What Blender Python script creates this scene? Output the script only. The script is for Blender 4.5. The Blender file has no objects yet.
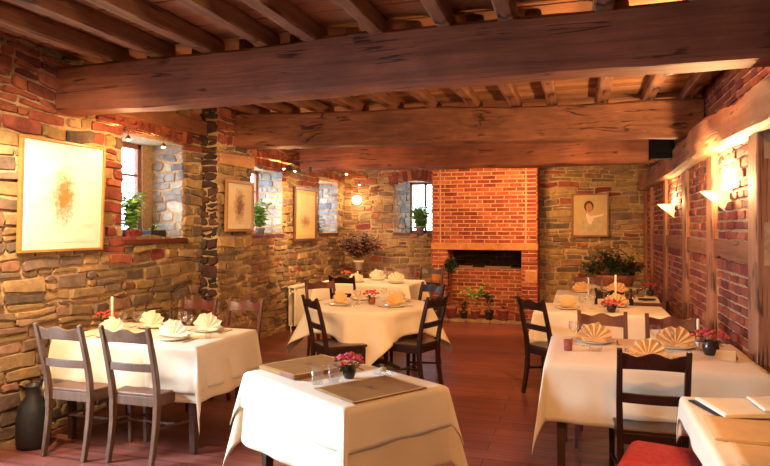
import bpy, math, random
from math import sin, cos, pi, hypot, atan2, sqrt, radians
from mathutils import Vector, Matrix, noise
random.seed(11)
S = bpy.context.scene
COL = S.collection

# ------------------------------------------------------------------ materials
def nodes_mat(name):
    m = bpy.data.materials.new(name); m.use_nodes = True
    nt = m.node_tree; nt.nodes.clear()
    out = nt.nodes.new('ShaderNodeOutputMaterial')
    return m, nt, out

def N(nt, t, **kw):
    n = nt.nodes.new(t)
    for k, v in kw.items():
        if k in n.inputs.keys(): n.inputs[k].default_value = v
        else: setattr(n, k, v)
    return n

def ramp(nt, fac, stops):
    r = nt.nodes.new('ShaderNodeValToRGB')
    els = r.color_ramp.elements
    while len(els) < len(stops): els.new(.5)
    for e, (p, c) in zip(els, stops):
        e.position = p; e.color = (*c, 1) if len(c) == 3 else c
    nt.links.new(fac, r.inputs['Fac'])
    return r.outputs['Color']

def coords(nt, scale=(1, 1, 1), kind='Object', rot=(0, 0, 0)):
    tc = nt.nodes.new('ShaderNodeTexCoord'); mp = nt.nodes.new('ShaderNodeMapping')
    mp.inputs['Scale'].default_value = scale; mp.inputs['Rotation'].default_value = rot
    nt.links.new(tc.outputs[kind], mp.inputs['Vector'])
    return mp.outputs['Vector']

def noise_tex(nt, vec, scale, detail=4, rough=.55, dist=0):
    n = N(nt, 'ShaderNodeTexNoise', Scale=scale, Detail=detail, Roughness=rough, Distortion=dist)
    nt.links.new(vec, n.inputs['Vector'])
    return n.outputs['Fac']

def mixc(nt, fac, a, b, mode='MIX'):
    m = nt.nodes.new('ShaderNodeMix'); m.data_type = 'RGBA'; m.blend_type = mode
    for sock, v in ((m.inputs[0], fac), (m.inputs[6], a), (m.inputs[7], b)):
        if hasattr(v, 'is_output'): nt.links.new(v, sock)
        else: sock.default_value = v if not isinstance(v, tuple) else ((*v, 1) if len(v) == 3 else v)
    return m.outputs[2]

def finish(nt, out, color, rough=.6, bump=None, bstr=.3, bdist=.01, spec=.4, metal=0, sheen=0, coat=0):
    p = nt.nodes.new('ShaderNodeBsdfPrincipled')
    if hasattr(color, 'is_output'): nt.links.new(color, p.inputs['Base Color'])
    else: p.inputs['Base Color'].default_value = (*color, 1)
    if hasattr(rough, 'is_output'): nt.links.new(rough, p.inputs['Roughness'])
    else: p.inputs['Roughness'].default_value = rough
    p.inputs['Specular IOR Level'].default_value = spec
    p.inputs['Metallic'].default_value = metal
    p.inputs['Coat Weight'].default_value = coat
    if bump is not None:
        b = N(nt, 'ShaderNodeBump', Strength=bstr, Distance=bdist)
        nt.links.new(bump, b.inputs['Height']); nt.links.new(b.outputs['Normal'], p.inputs['Normal'])
    nt.links.new(p.outputs[0], out.inputs['Surface'])
    return p

def simple(name, c, rough=.6, var=.25, scale=30, bstr=.15, spec=.4, metal=0, coat=0, bd=.004):
    m, nt, out = nodes_mat(name)
    v = coords(nt); f = noise_tex(nt, v, scale)
    d = tuple(x * (1 - var) for x in c); l = tuple(min(1, x * (1 + var)) for x in c)
    finish(nt, out, ramp(nt, f, [(.3, d), (.7, l)]), rough, f, bstr, bd, spec, metal, coat=coat)
    return m

def wood(name, dark, light, axis='X', rough=.65, grain=1.0, bstr=.5, spec=.3, crack=True, coat=0):
    m, nt, out = nodes_mat(name)
    sc = {'X': (.35, 6, 6), 'Y': (6, .35, 6), 'Z': (6, 6, .35)}[axis]
    v = coords(nt, tuple(s * grain for s in sc))
    g = noise_tex(nt, v, 3.0, 8, .65, .6)
    v2 = coords(nt, (1.3, 1.3, 1.3)); big = noise_tex(nt, v2, 1.6, 3)
    base = ramp(nt, g, [(.25, dark), (.6, tuple((a + b) / 2 for a, b in zip(dark, light))), (.8, light)])
    tone = ramp(nt, big, [(.3, (.62, .6, .6)), (.7, (1.15, 1.1, 1.05))])
    c = mixc(nt, 1.0, base, tone, 'MULTIPLY')
    h = g
    if crack:
        sc2 = {'X': (.22, 5, 5), 'Y': (5, .22, 5), 'Z': (5, 5, .22)}[axis]
        v3 = coords(nt, sc2)
        cr = noise_tex(nt, v3, 1.7, 3, .5, .9)
        line = ramp(nt, cr, [(.478, (1, 1, 1)), (.492, (.12, .1, .1)), (.508, (.12, .1, .1)), (.522, (1, 1, 1))])
        gate = ramp(nt, noise_tex(nt, v2, 2.3, 2), [(.5, (0, 0, 0)), (.58, (1, 1, 1))])
        line = mixc(nt, gate, (1, 1, 1), line)
        c = mixc(nt, .85, c, line, 'MULTIPLY')
        h = mixc(nt, 1.0, g, line, 'MULTIPLY')
    finish(nt, out, c, rough, h, bstr, .02, spec, coat=coat)
    return m

def attr_mat(name, bump_scale=22, rough=.85, bstr=.6):
    m, nt, out = nodes_mat(name)
    a = nt.nodes.new('ShaderNodeAttribute'); a.attribute_name = 'tone'
    v = coords(nt); f = noise_tex(nt, v, bump_scale, 6, .65)
    f2 = noise_tex(nt, v, 7, 4)
    t = ramp(nt, f2, [(.3, (.62, .62, .66)), (.55, (1, 1, 1)), (.75, (1.25, 1.18, 1.0))])
    c = mixc(nt, 1.0, a.outputs['Color'], t, 'MULTIPLY')
    t2 = ramp(nt, f, [(.3, (.75, .75, .75)), (.7, (1.2, 1.2, 1.2))])
    c = mixc(nt, 1.0, c, t2, 'MULTIPLY')
    finish(nt, out, c, rough, f, bstr, .012, .25)
    return m

def emit(name, c, s):
    m, nt, out = nodes_mat(name)
    e = N(nt, 'ShaderNodeEmission', Color=(*c, 1), Strength=s)
    nt.links.new(e.outputs[0], out.inputs['Surface'])
    return m

def thin_glass(name, tint=(1, 1, 1), gloss=.12, rough=.02):
    m, nt, out = nodes_mat(name)
    t = N(nt, 'ShaderNodeBsdfTransparent', Color=(*tint, 1))
    g = N(nt, 'ShaderNodeBsdfGlossy', Roughness=rough)
    lw = N(nt, 'ShaderNodeLayerWeight', Blend=.25)
    mr = N(nt, 'ShaderNodeMapRange'); mr.inputs[3].default_value = gloss * .35; mr.inputs[4].default_value = min(1, gloss * 5)
    nt.links.new(lw.outputs['Facing'], mr.inputs[0])
    mx = nt.nodes.new('ShaderNodeMixShader')
    nt.links.new(mr.outputs[0], mx.inputs[0]); nt.links.new(t.outputs[0], mx.inputs[1]); nt.links.new(g.outputs[0], mx.inputs[2])
    nt.links.new(mx.outputs[0], out.inputs['Surface'])
    return m

def cloth_mat(name, c, weave=220):
    m, nt, out = nodes_mat(name)
    v = coords(nt); f = noise_tex(nt, v, 5, 3); w = noise_tex(nt, v, weave, 2)
    col = ramp(nt, f, [(.3, tuple(x * .95 for x in c)), (.7, c)])
    h = mixc(nt, .25, f, w)
    p = finish(nt, out, col, .85, h, .25, .01, .2)
    p.inputs['Sheen Weight'].default_value = .15
    return m

def floor_mat():
    m, nt, out = nodes_mat('floor_boards')
    v = coords(nt, (1, 1, 1))
    br = N(nt, 'ShaderNodeTexBrick', Scale=1.0)
    br.offset = .37; br.inputs['Brick Width'].default_value = 1.7; br.inputs['Row Height'].default_value = .17
    br.inputs['Mortar Size'].default_value = .004; br.inputs['Mortar Smooth'].default_value = .3
    br.inputs['Color1'].default_value = (.27, .092, .070, 1); br.inputs['Color2'].default_value = (.17, .058, .047, 1)
    br.inputs['Mortar'].default_value = (.03, .012, .01, 1); br.inputs['Bias'].default_value = -.1
    nt.links.new(v, br.inputs['Vector'])
    g = noise_tex(nt, coords(nt, (.6, 9, 1)), 2.5, 7, .6, .4)
    gc = ramp(nt, g, [(.25, (.6, .58, .58)), (.75, (1.35, 1.3, 1.25))])
    c = mixc(nt, 1.0, br.outputs['Color'], gc, 'MULTIPLY')
    w = noise_tex(nt, coords(nt, (1, 1, 1)), 1.4, 4)
    wc = ramp(nt, w, [(.35, (.8, .8, .85)), (.65, (1.2, 1.15, 1.1))])
    c = mixc(nt, 1.0, c, wc, 'MULTIPLY')
    r = N(nt, 'ShaderNodeMapRange'); r.inputs[3].default_value = .24; r.inputs[4].default_value = .48
    nt.links.new(w, r.inputs[0])
    h = mixc(nt, .5, g, br.outputs['Fac'])
    finish(nt, out, c, r.outputs[0], h, .12, .006, .5)
    return m

def sheet_mat(name, paper, ink, cx, cz, sx, sz, thr=.5, nsc=9, seed=0.):
    """a print: ink drawing blotch (a tree on a field) on a pale sheet; object coords x across, z up"""
    m, nt, out = nodes_mat(name)
    tc = nt.nodes.new('ShaderNodeTexCoord')
    mp = nt.nodes.new('ShaderNodeMapping'); mp.inputs['Location'].default_value = (-cx / sx, 0, -cz / sz)
    mp.inputs['Scale'].default_value = (1 / sx, .01, 1 / sz)
    nt.links.new(tc.outputs['Object'], mp.inputs['Vector'])
    ln = N(nt, 'ShaderNodeVectorMath', operation='LENGTH'); nt.links.new(mp.outputs['Vector'], ln.inputs[0])
    v = coords(nt, (1, .01, 1)); 
    n1 = noise_tex(nt, v, nsc, 6, .7); 
    a = N(nt, 'ShaderNodeMath', operation='MULTIPLY'); a.inputs[1].default_value = 1.5; nt.links.new(n1, a.inputs[0])
    s = N(nt, 'ShaderNodeMath', operation='SUBTRACT'); nt.links.new(a.outputs[0], s.inputs[0]); nt.links.new(ln.outputs['Value'], s.inputs[1])
    col = ramp(nt, s.outputs[0], [(.0, paper), (.12, tuple(p * .8 + i * .2 for p, i in zip(paper, ink))), (.55, ink)])
    v2 = coords(nt, (.5, .01, 4)); n2 = noise_tex(nt, v2, 5, 4)
    c2 = ramp(nt, n2, [(.55, (1, 1, 1)), (.75, (.84, .74, .58))])
    finish(nt, out, mixc(nt, .8, col, c2, 'MULTIPLY'), .5, None, spec=.3)
    return m

M = {}
M['stone'] = attr_mat('rubble_stone')
M['brick'] = attr_mat('brick_face', 40, .9, .4)
M['mortar'] = simple('lime_mortar', (.47, .325, .185), .95, .25, 25, .5, .1, bd=.01)
M['brick_mortar'] = simple('brick_mortar', (.62, .36, .22), .95, .2, 30, .4, .1, bd=.008)
M['plaster'] = simple('old_plaster', (.4, .27, .17), .9, .15, 8, .3, .15)
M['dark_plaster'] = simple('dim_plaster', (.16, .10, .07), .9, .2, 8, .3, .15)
M['beam_x'] = wood('beam_oak_across', (.16, .052, .034), (.40, .155, .085), 'X')
M['beam_x2'] = wood('split_oak_across', (.15, .056, .034), (.45, .20, .10), 'X', bstr=.8)
M['beam_y'] = wood('beam_oak_along', (.20, .078, .045), (.48, .23, .12), 'Y')
M['joist'] = wood('joist_oak', (.15, .062, .038), (.47, .22, .115), 'Y')
M['post'] = wood('post_oak', (.27, .115, .065), (.54, .28, .145), 'Z', bstr=.4)
M['door_wood'] = wood('door_oak', (.05, .022, .016), (.13, .06, .04), 'Z')
M['chair_brown'] = wood('chair_brown_oak', (.085, .045, .026), (.24, .14, .085), 'Z', .38, 3, .1, .45, False)
M['chair_dark'] = wood('chair_dark_walnut', (.018, .007, .006), (.055, .02, .016), 'Z', .33, 3, .1, .5, False)
M['chair_red'] = wood('chair_red_stain', (.09, .02, .016), (.19, .05, .035), 'Z', .35, 3, .1, .45, False)
M['seat_brown'] = wood('seat_brown_oak', (.12, .05, .03), (.26, .12, .07), 'Y', .35, 3, .1, .45, False)
M['seat_dark'] = wood('seat_dark_walnut', (.03, .012, .01), (.085, .035, .025), 'Y', .3, 3, .1, .5, False)
M['table_wood'] = wood('table_walnut', (.05, .022, .015), (.12, .055, .035), 'Z', .5, 2, .1, .4, False)
M['floor'] = floor_mat()
M['cloth'] = cloth_mat('white_linen', (.80, .72, .56))
M['cloth_under'] = cloth_mat('cream_linen', (.78, .66, .46))
M['napkin'] = cloth_mat('peach_napkin', (.88, .58, .26), 300)
M['napkin_cream'] = cloth_mat('cream_napkin', (.84, .72, .55), 300)
M['china'] = simple('white_china', (.78, .74, .66), .15, .03, 10, .0, .6)
M['glass'] = thin_glass('drinking_glass', (1, 1, 1), .1)
M['pane'] = thin_glass('window_glass', (.93, .97, 1.0), .06)
M['picture_glass'] = thin_glass('picture_glass', (1, 1, 1), .05, .05)
M['steel'] = simple('cutlery_steel', (.6, .56, .5), .25, .05, 20, 0, .5, 1)
M['wax'] = simple('candle_wax', (.85, .78, .62), .4, .03, 10, 0, .4)
M['pink'] = simple('pink_petals', (.62, .07, .12), .6, .4, 90, .3)
M['red_flower'] = simple('red_petals', (.5, .06, .04), .6, .4, 90, .3)
M['dry_flower'] = simple('dried_mauve_petals', (.22, .085, .07), .8, .4, 90, .3)
M['leaf'] = simple('green_leaf', (.27, .50, .11), .45, .45, 25, .2)
M['leaf_dark'] = simple('dark_leaf', (.022, .048, .018), .45, .45, 25, .2)
M['leaf_brown'] = simple('bronze_leaf', (.085, .05, .03), .6, .45, 25, .2)
M['stem'] = simple('plant_stem', (.16, .10, .05), .7, .3, 60, .2)
M['terracotta'] = simple('terracotta', (.36, .13, .07), .8, .2, 25, .2)
M['terra_pink'] = simple('pink_terracotta', (.34, .10, .09), .8, .25, 25, .2)
M['dark_pot'] = simple('dark_glazed_pot', (.04, .02, .018), .25, .3, 25, .1, .6)
M['soil'] = simple('potting_soil', (.03, .018, .012), .95, .4, 80, .6)
M['red_pot'] = simple('red_glazed_pot', (.20, .035, .03), .25, .3, 25, .1, .6)
M['white_paint'] = simple('white_gloss_paint', (.72, .66, .55), .35, .04, 8, 0, .4)
M['win_paint'] = simple('window_frame_paint', (.30, .12, .08), .5, .15, 20, .1, .4)
M['black_iron'] = simple('black_iron', (.018, .016, .015), .5, .3, 30, .3, .5)
M['gold_frame'] = wood('gilt_frame', (.36, .17, .05), (.62, .34, .12), 'X', .35, 3, .1, .5, False)
M['brown_frame'] = wood('brown_frame', (.10, .035, .02), (.22, .09, .045), 'X', .35, 3, .1, .5, False)
M['red_frame'] = wood('red_brown_frame', (.22, .06, .03), (.36, .13, .06), 'X', .35, 3, .1, .5, False)
M['mount_gold'] = simple('golden_mount', (.74, .50, .17), .8, .05, 10, 0, .2)
M['mount'] = simple('cream_mount', (.80, .72, .54), .8, .02, 10, 0, .2)
M['menu'] = simple('kraft_menu_cover', (.27, .145, .05), .6, .12, 9, .03, .15)
M['menu_gold'] = simple('gold_tan_border', (.50, .32, .12), .4, .1, 9, .03, .5)
M['menu_ink'] = simple('maroon_print', (.16, .04, .04), .5, .2, 30, 0)
M['menu_spine'] = simple('maroon_spine', (.20, .05, .035), .5, .2, 30, 0)
M['paper'] = simple('white_paper', (.78, .72, .60), .8, .05, 12, .1, .2)
M['kraft'] = simple('kraft_paper', (.58, .38, .18), .8, .08, 10, .15, .2)
M['speaker_black'] = simple('speaker_black', (.006, .005, .005), .9, .1, 10, 0, .05)
M['ink'] = simple('grey_newsprint_ink', (.22, .18, .14), .8, .2, 50, 0)
M['black_card'] = simple('black_card', (.02, .02, .022), .4, .1, 10, 0)
M['cushion'] = simple('crimson_fabric', (.46, .06, .07), .85, .18, 40, .25, .2)
M['bulb'] = emit('halogen_glow', (1, .80, .50), 60)
M['globe'] = emit('globe_glow', (1, .74, .36), 22)
def translucent(name, c):
    m, nt, out = nodes_mat(name)
    a = N(nt, 'ShaderNodeBsdfDiffuse', Color=(*c, 1)); b = N(nt, 'ShaderNodeBsdfTranslucent', Color=(*c, 1)); x = nt.nodes.new('ShaderNodeMixShader')
    x.inputs[0].default_value = .55; nt.links.new(a.outputs[0], x.inputs[1]); nt.links.new(b.outputs[0], x.inputs[2]); nt.links.new(x.outputs[0], out.inputs['Surface'])
    return m
M['shade'] = translucent('white_plaster_shade', (.88, .82, .70))
M['copper'] = simple('cable_copper', (.5, .3, .16), .35, .1, 10, 0, .5, 1)
M['sandstone'] = simple('orange_sandstone', (.56, .25, .10), .9, .2, 12, .3, .2, bd=.01)
M['slab'] = simple('hearth_stone', (.30, .20, .13), .8, .3, 9, .4, .2, bd=.01)
M['ceramic_white'] = simple('pale_stone_pot', (.60, .52, .42), .7, .15, 15, .1)

# ------------------------------------------------------------------ mesh builder
class MB:
    def __init__(s): s.v = []; s.f = []; s.m = []; s.c = []; s.sm = []
    def add(s, vs, fs, mi=0, col=None, smooth=False):
        b = len(s.v); s.v += [tuple(p) for p in vs]
        for f in fs:
            s.f.append(tuple(b + i for i in f)); s.m.append(mi); s.c.append(col); s.sm.append(smooth)
        return s
    def box(s, x0, x1, y0, y1, z0, z1, mi=0, T=None, col=None):
        vs = [(x, y, z) for z in (z0, z1) for x, y in ((x0, y0), (x1, y0), (x1, y1), (x0, y1))]
        if T: vs = [T @ Vector(p) for p in vs]
        return s.add(vs, [(3, 2, 1, 0), (4, 5, 6, 7), (0, 1, 5, 4), (1, 2, 6, 5), (2, 3, 7, 6), (3, 0, 4, 7)], mi, col)
    def tube(s, pts, r, n=8, mi=0, smooth=True, cap=True):
        pts = [Vector(p) for p in pts]; rr = r if isinstance(r, (list, tuple)) else [r] * len(pts)
        vs = []; up = Vector((0, 0, 1))
        for i, p in enumerate(pts):
            d = (pts[min(i + 1, len(pts) - 1)] - pts[max(i - 1, 0)]).normalized()
            a = d.cross(up if abs(d.z) < .95 else Vector((1, 0, 0))).normalized(); b = d.cross(a)
            for k in range(n):
                t = 2 * pi * k / n; vs.append(p + (a * cos(t) + b * sin(t)) * rr[i])
        fs = [(i * n + k, i * n + (k + 1) % n, (i + 1) * n + (k + 1) % n, (i + 1) * n + k) for i in range(len(pts) - 1) for k in range(n)]
        if cap: fs += [tuple(range(n)), tuple((len(pts) - 1) * n + k for k in reversed(range(n)))]
        return s.add(vs, fs, mi, None, smooth)
    def sweep(s, pts, w, d, mi=0):
        """rectangular bar: w across x, d across y, sections kept horizontal-ish in the yz plane"""
        vs = []
        for i, p in enumerate(pts):
            p = Vector(p); q = Vector(pts[min(i + 1, len(pts) - 1)]) - Vector(pts[max(i - 1, 0)])
            t = q.normalized(); nrm = Vector((0, -t.z, t.y)).normalized() if abs(t.x) < .9 else Vector((0, 1, 0))
            ww = w[i] if isinstance(w, (list, tuple)) else w; dd = d[i] if isinstance(d, (list, tuple)) else d
            for a, b in ((-1, -1), (1, -1), (1, 1), (-1, 1)):
                vs.append(p + Vector((a * ww / 2, 0, 0)) + nrm * b * dd / 2)
        n = len(pts)
        fs = [(i * 4 + k, i * 4 + (k + 1) % 4, i * 4 + 4 + (k + 1) % 4, i * 4 + 4 + k) for i in range(n - 1) for k in range(4)]
        fs += [(3, 2, 1, 0), tuple((n - 1) * 4 + k for k in range(4))]
        return s.add(vs, fs, mi)
    def lathe(s, prof, n=20, c=(0, 0, 0), mi=0, a0=0, a1=2 * pi, smooth=True):
        full = abs(a1 - a0 - 2 * pi) < 1e-6; m = n if full else n + 1
        vs = [(c[0] + r * cos(a0 + (a1 - a0) * k / n), c[1] + r * sin(a0 + (a1 - a0) * k / n), c[2] + z) for r, z in prof for k in range(m)]
        fs = []
        for i in range(len(prof) - 1):
            for k in range(n):
                k2 = (k + 1) % m if full else k + 1
                fs.append((i * m + k, i * m + k2, (i + 1) * m + k2, (i + 1) * m + k))
        return s.add(vs, fs, mi, None, smooth)
    def grid(s, f, nu, nv, mi=0, smooth=True):
        vs = [f(i / nu, j / nv) for j in range(nv + 1) for i in range(nu + 1)]
        fs = [(j * (nu + 1) + i, j * (nu + 1) + i + 1, (j + 1) * (nu + 1) + i + 1, (j + 1) * (nu + 1) + i) for j in range(nv) for i in range(nu)]
        return s.add(vs, fs, mi, None, smooth)
    def ball(s, c, r, n=8, m=5, mi=0, sq=(1, 1, 1), jit=0):
        vs = []
        for j in range(1, m):
            for k in range(n):
                t = pi * j / m; a = 2 * pi * k / n; q = 1 + random.uniform(-jit, jit)
                vs.append((c[0] + r * q * sq[0] * sin(t) * cos(a), c[1] + r * q * sq[1] * sin(t) * sin(a), c[2] + r * q * sq[2] * cos(t)))
        top = len(vs); vs += [(c[0], c[1], c[2] + r * sq[2]), (c[0], c[1], c[2] - r * sq[2])]
        fs = [(j * n + k, (j + 1) * n + k, (j + 1) * n + (k + 1) % n, j * n + (k + 1) % n) for j in range(m - 2) for k in range(n)]
        fs += [(top, k, (k + 1) % n) for k in range(n)] + [(top + 1, (m - 2) * n + (k + 1) % n, (m - 2) * n + k) for k in range(n)]
        return s.add(vs, fs, mi, None, True)
    def build(s, name, mats, parent=None, loc=(0, 0, 0), rz=0, bevel=0, solid=0, subd=0, rx=0, ry=0, sharp=0):
        me = bpy.data.meshes.new(name); me.from_pydata(s.v, [], s.f)
        for m in (mats if isinstance(mats, (list, tuple)) else [mats]): me.materials.append(M[m] if isinstance(m, str) else m)
        me.polygons.foreach_set('material_index', s.m); me.polygons.foreach_set('use_smooth', s.sm)
        if any(c is not None for c in s.c):
            at = me.color_attributes.new('tone', 'FLOAT_COLOR', 'CORNER'); buf = []
            for p, c in zip(me.polygons, s.c):
                buf += list((*(c or (.3, .3, .3)), 1)) * p.loop_total
            at.data.foreach_set('color', buf)
        me.validate(); me.update()
        if sharp: me.set_sharp_from_angle(angle=radians(sharp))
        o = bpy.data.objects.new(name, me); COL.objects.link(o)
        o.location = loc; o.rotation_euler = (rx, ry, rz)
        if parent: o.parent = parent
        if solid: md = o.modifiers.new('solid', 'SOLIDIFY'); md.thickness = solid; md.offset = 0
        if subd: md = o.modifiers.new('sub', 'SUBSURF'); md.levels = subd; md.render_levels = subd
        if bevel:
            md = o.modifiers.new('bevel', 'BEVEL'); md.width = bevel; md.segments = 2; md.limit_method = 'ANGLE'
        return o

def tag(o, label=None, cat=None, group=None, kind=None):
    if label: o['label'] = label
    if cat: o['category'] = cat
    if group: o['group'] = group
    if kind: o['kind'] = kind
    return o
def thing(name, label, cat, loc=(0, 0, 0), rz=0, group=None):
    o = bpy.data.objects.new(name, None); COL.objects.link(o); o.empty_display_size = .1
    o.location = loc; o.rotation_euler = (0, 0, rz)
    return tag(o, label, cat, group)
def struct(o): o['kind'] = 'structure'; return o
def lamp(name, kind, loc, energy, color, size=.05, parent=None, rot=None, **kw):
    l = bpy.data.lights.new(name, kind); l.energy = energy; l.color = color
    if kind in ('POINT', 'SPOT'): l.shadow_soft_size = size
    for k, v in kw.items(): setattr(l, k, v)
    o = bpy.data.objects.new(name, l); COL.objects.link(o); o.location = loc
    if rot: o.rotation_euler = rot
    if parent: o.parent = parent
    return o

# ------------------------------------------------------------------ masonry
STONES = [(.40, .27, .13), (.34, .22, .11), (.27, .18, .10), (.31, .20, .10), (.20, .14, .09), (.38, .25, .13), (.28, .17, .11), (.22, .15, .11), (.36, .24, .10), (.15, .11, .08), (.29, .15, .09)]
REDS = [(.30, .085, .055), (.24, .06, .045), (.36, .12, .07), (.20, .05, .045), (.33, .10, .05)]
CHIM = [(.38, .095, .048), (.33, .075, .04), (.44, .12, .055), (.27, .06, .036), (.46, .15, .065)]
def stone_pal(u, v): return random.choice(STONES)
def shade(c):
    k = random.uniform(.82, 1.2); return tuple(x * k for x in c)
def masonry(mb, O, U, Nn, u0, u1, v0, v1, holes=(), hr=(.05, .13), wr=(.11, .36), jit=.42, bulge=(.008, .034), gap=.012, pal=stone_pal, mi=1, split=.22, mat_of=None, seed=1):
    rnd = random.Random(seed); U = Vector(U); Nn = Vector(Nn); O = Vector(O); Z = Vector((0, 0, 1))
    def w(u, v):
        return noise.noise(Vector((u * 1.9 + seed * 7, v * 2.6, seed))) * (2.6 * jit if jit > .2 else jit)
    v = v0; row = 0
    while v < v1 - .02:
        h = rnd.uniform(*hr)
        if v + h > v1 - hr[0] * .6: h = v1 - v
        vm = v + h / 2
        segs = [(u0, u1)]
        for (a, b, c, d) in holes:
            if c < vm < d:
                ns = []
                for (p, q) in segs:
                    if b <= p or a >= q: ns.append((p, q)); continue
                    if a > p: ns.append((p, a))
                    if b < q: ns.append((b, q))
                segs = ns
        for (p, q) in segs:
            u = p
            first = True
            while u < q - .01:
                wd = rnd.uniform(*wr)
                if first and row % 2: wd *= .5
                first = False
                if u + wd > q - wr[0] * .6: wd = q - u
                cells = [(u, u + wd, v, v + h)]
                if h > .1 and rnd.random() < split:
                    m = v + h * rnd.uniform(.4, .6); cells = [(u, u + wd, v, m), (u, u + wd, m, v + h)]
                for (a, b, c, d) in cells:
                    col = shade(pal((a + b) / 2, (c + d) / 2)); g = gap / 2 * rnd.uniform(.7, 1.5)
                    bu = rnd.uniform(*bulge); e = min(hr[0], h) * jit
                    j = lambda: rnd.uniform(-1, 1) * e * .5
                    def on(x, y):
                        k = min(1, (x - u0) / .1, (u1 - x) / .1) if jit > .05 else 1
                        return (x, y + w(x, y) * min(hr) * max(0, k))
                    pts = [(a + g, c + g), ((a + b) / 2, c + g), (b - g, c + g), (b - g, (c + d) / 2), (b - g, d - g), ((a + b) / 2, d - g), (a + g, d - g), (a + g, (c + d) / 2)]
                    pts = [on(x + (j() if 0 < k_ else j()), y + j()) for k_, (x, y) in enumerate(pts)]
                    cx = (a + b) / 2; cy = on(cx, (c + d) / 2)[1]
                    # pull corners in
                    cr = .012 if jit > .05 else .003
                    pp = []
                    for k_, (x, y) in enumerate(pts):
                        if k_ % 2 == 0:
                            dx, dy = cx - x, cy - y; L = hypot(dx, dy) or 1; x += dx / L * cr * rnd.uniform(.3, 1.2); y += dy / L * cr * rnd.uniform(.3, 1.2)
                        pp.append((x, y))
                    vs = []
                    tilt = rnd.uniform(-.25, .25) * (1 if jit > .05 else .1); tl2 = rnd.uniform(-.25, .25) * (1 if jit > .05 else .1)
                    for (inset, dep) in ((0, -.012), (.002, .75), (.009, 1.0)):
                        for (x, y) in pp:
                            dx, dy = cx - x, cy - y; L = hypot(dx, dy) or 1; q_ = min(inset, L * .5)
                            X, Y = x + dx / L * q_, y + dy / L * q_
                            D = dep if dep < 0 else bu * dep * (1 + tilt * (X - cx) / (b - a) * 2 + tl2 * (Y - cy) / max(.03, d - c) * 2)
                            vs.append(O + U * X + Z * Y + Nn * D)
                    vs.append(O + U * cx + Z * cy + Nn * bu * 1.02)
                    fs = [(r * 8 + k, r * 8 + (k + 1) % 8, r * 8 + 8 + (k + 1) % 8, r * 8 + 8 + k) for r in range(2) for k in range(8)]
                    fs += [(16 + k, 16 + (k + 1) % 8, 24) for k in range(8)]
                    if U.cross(Z).dot(Nn) < 0: fs = [tuple(reversed(f)) for f in fs]
                    mb.add(vs, fs, mi, col, False)
                u += wd
        v += h; row += 1
BRK = dict(hr=(.066, .07), wr=(.215, .235), jit=.03, bulge=(.006, .012), gap=.013, split=0)
def wall_boxes(mb, axis, face, thick, a0, a1, z0, z1, holes=()):
    """backing of a wall: axis 'x' = wall in the plane x=face (thickness away from the room)"""
    def bx(p, q, r, t):
        f0, f1 = min(face, face + thick), max(face, face + thick)
        if axis == 'x': mb.box(f0, f1, p, q, r, t)
        else: mb.box(p, q, f0, f1, r, t)
    p = a0
    for (a, b, c, d) in sorted(holes):
        if a > p: bx(p, a, z0, z1)
        if c > z0: bx(a, b, z0, c)
        if d < z1: bx(a, b, d, z1)
        p = b
    if p < a1: bx(p, a1, z0, z1)
# ------------------------------------------------------------------ camera
YAW = radians(17.45)
cam = bpy.data.cameras.new('camera'); co = bpy.data.objects.new('camera', cam); COL.objects.link(co)
cam.sensor_width = 36; cam.lens = 36 * 620 / 770; cam.shift_y = -5 / 770; cam.clip_start = .05
co.location = (0, 0, 1.58); co.rotation_euler = (pi / 2, 0, YAW); S.camera = co

CEIL = 2.98
XL, XB = -3.95, -4.35          # left wall before and behind the pier
YB = 11.2                       # back wall
# ------------------------------------------------------------------ floor, ceiling
f = MB(); f.box(-4.9, 2.6, -2.6, 11.9, -.12, 0); struct(f.build('floor', 'floor'))
c = MB(); rnd = random.Random(5); y = -2.6
while y < 11.9:                 # ceiling boards run across the joists
    w = rnd.uniform(.13, .2); z = CEIL + rnd.uniform(-.006, .006); t = rnd.uniform(.75, 1.3)
    c.box(-4.9, 2.6, y + .004, y + w - .004, z, z + .1, 1 if rnd.random() < .45 else 0); y += w
c.box(-4.9, 2.6, -2.6, 11.9, CEIL + .05, CEIL + .3, 0)
M['board_a'] = wood('ceiling_board_brown', (.34, .15, .09), (.56, .29, .16), 'X', .8, 2, .2, .2, False)
M['board_b'] = wood('ceiling_board_orange', (.48, .23, .12), (.72, .41, .21), 'X', .8, 2, .2, .2, False)
struct(c.build('ceiling', ['board_a', 'board_b']))

# ------------------------------------------------------------------ walls
W1 = (4.63, 5.53, 1.475, 2.44); W2 = (7.55, 8.58, 1.49, 2.46); W3 = (9.95, 10.85, 1.49, 2.42); W0 = (1.85, 3.05, .12, 2.3)
def pal_left(u, v):
    red = 0
    if v > 2.32 and noise.noise(Vector((u * 1.3, v * 2, 3))) > -.15: red = .8
    if 2.40 < v < 2.75 and 4.4 < u < 5.8: red = .95
    if 2.4 < v < 2.8 and 7.3 < u < 8.8: red = .9
    if 1.2 < v < 2.3 and 4.45 < u < 4.66: red = .5
    if v < 2.2 and u < 3.4: red = .04
    return random.choice(REDS) if random.random() < red + .015 else random.choice(STONES)
wl = MB()
wall_boxes(wl, 'x', XL, -.5, -2.6, 5.9, -.02, CEIL, [W0, W1])
masonry(wl, (XL, 0, 0), (0, 1, 0), (1, 0, 0), 1.2, 5.88, 0, CEIL, [W0, W1], pal=pal_left, seed=3, hr=(.045, .135), wr=(.09, .38), bulge=(.010, .036))
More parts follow.
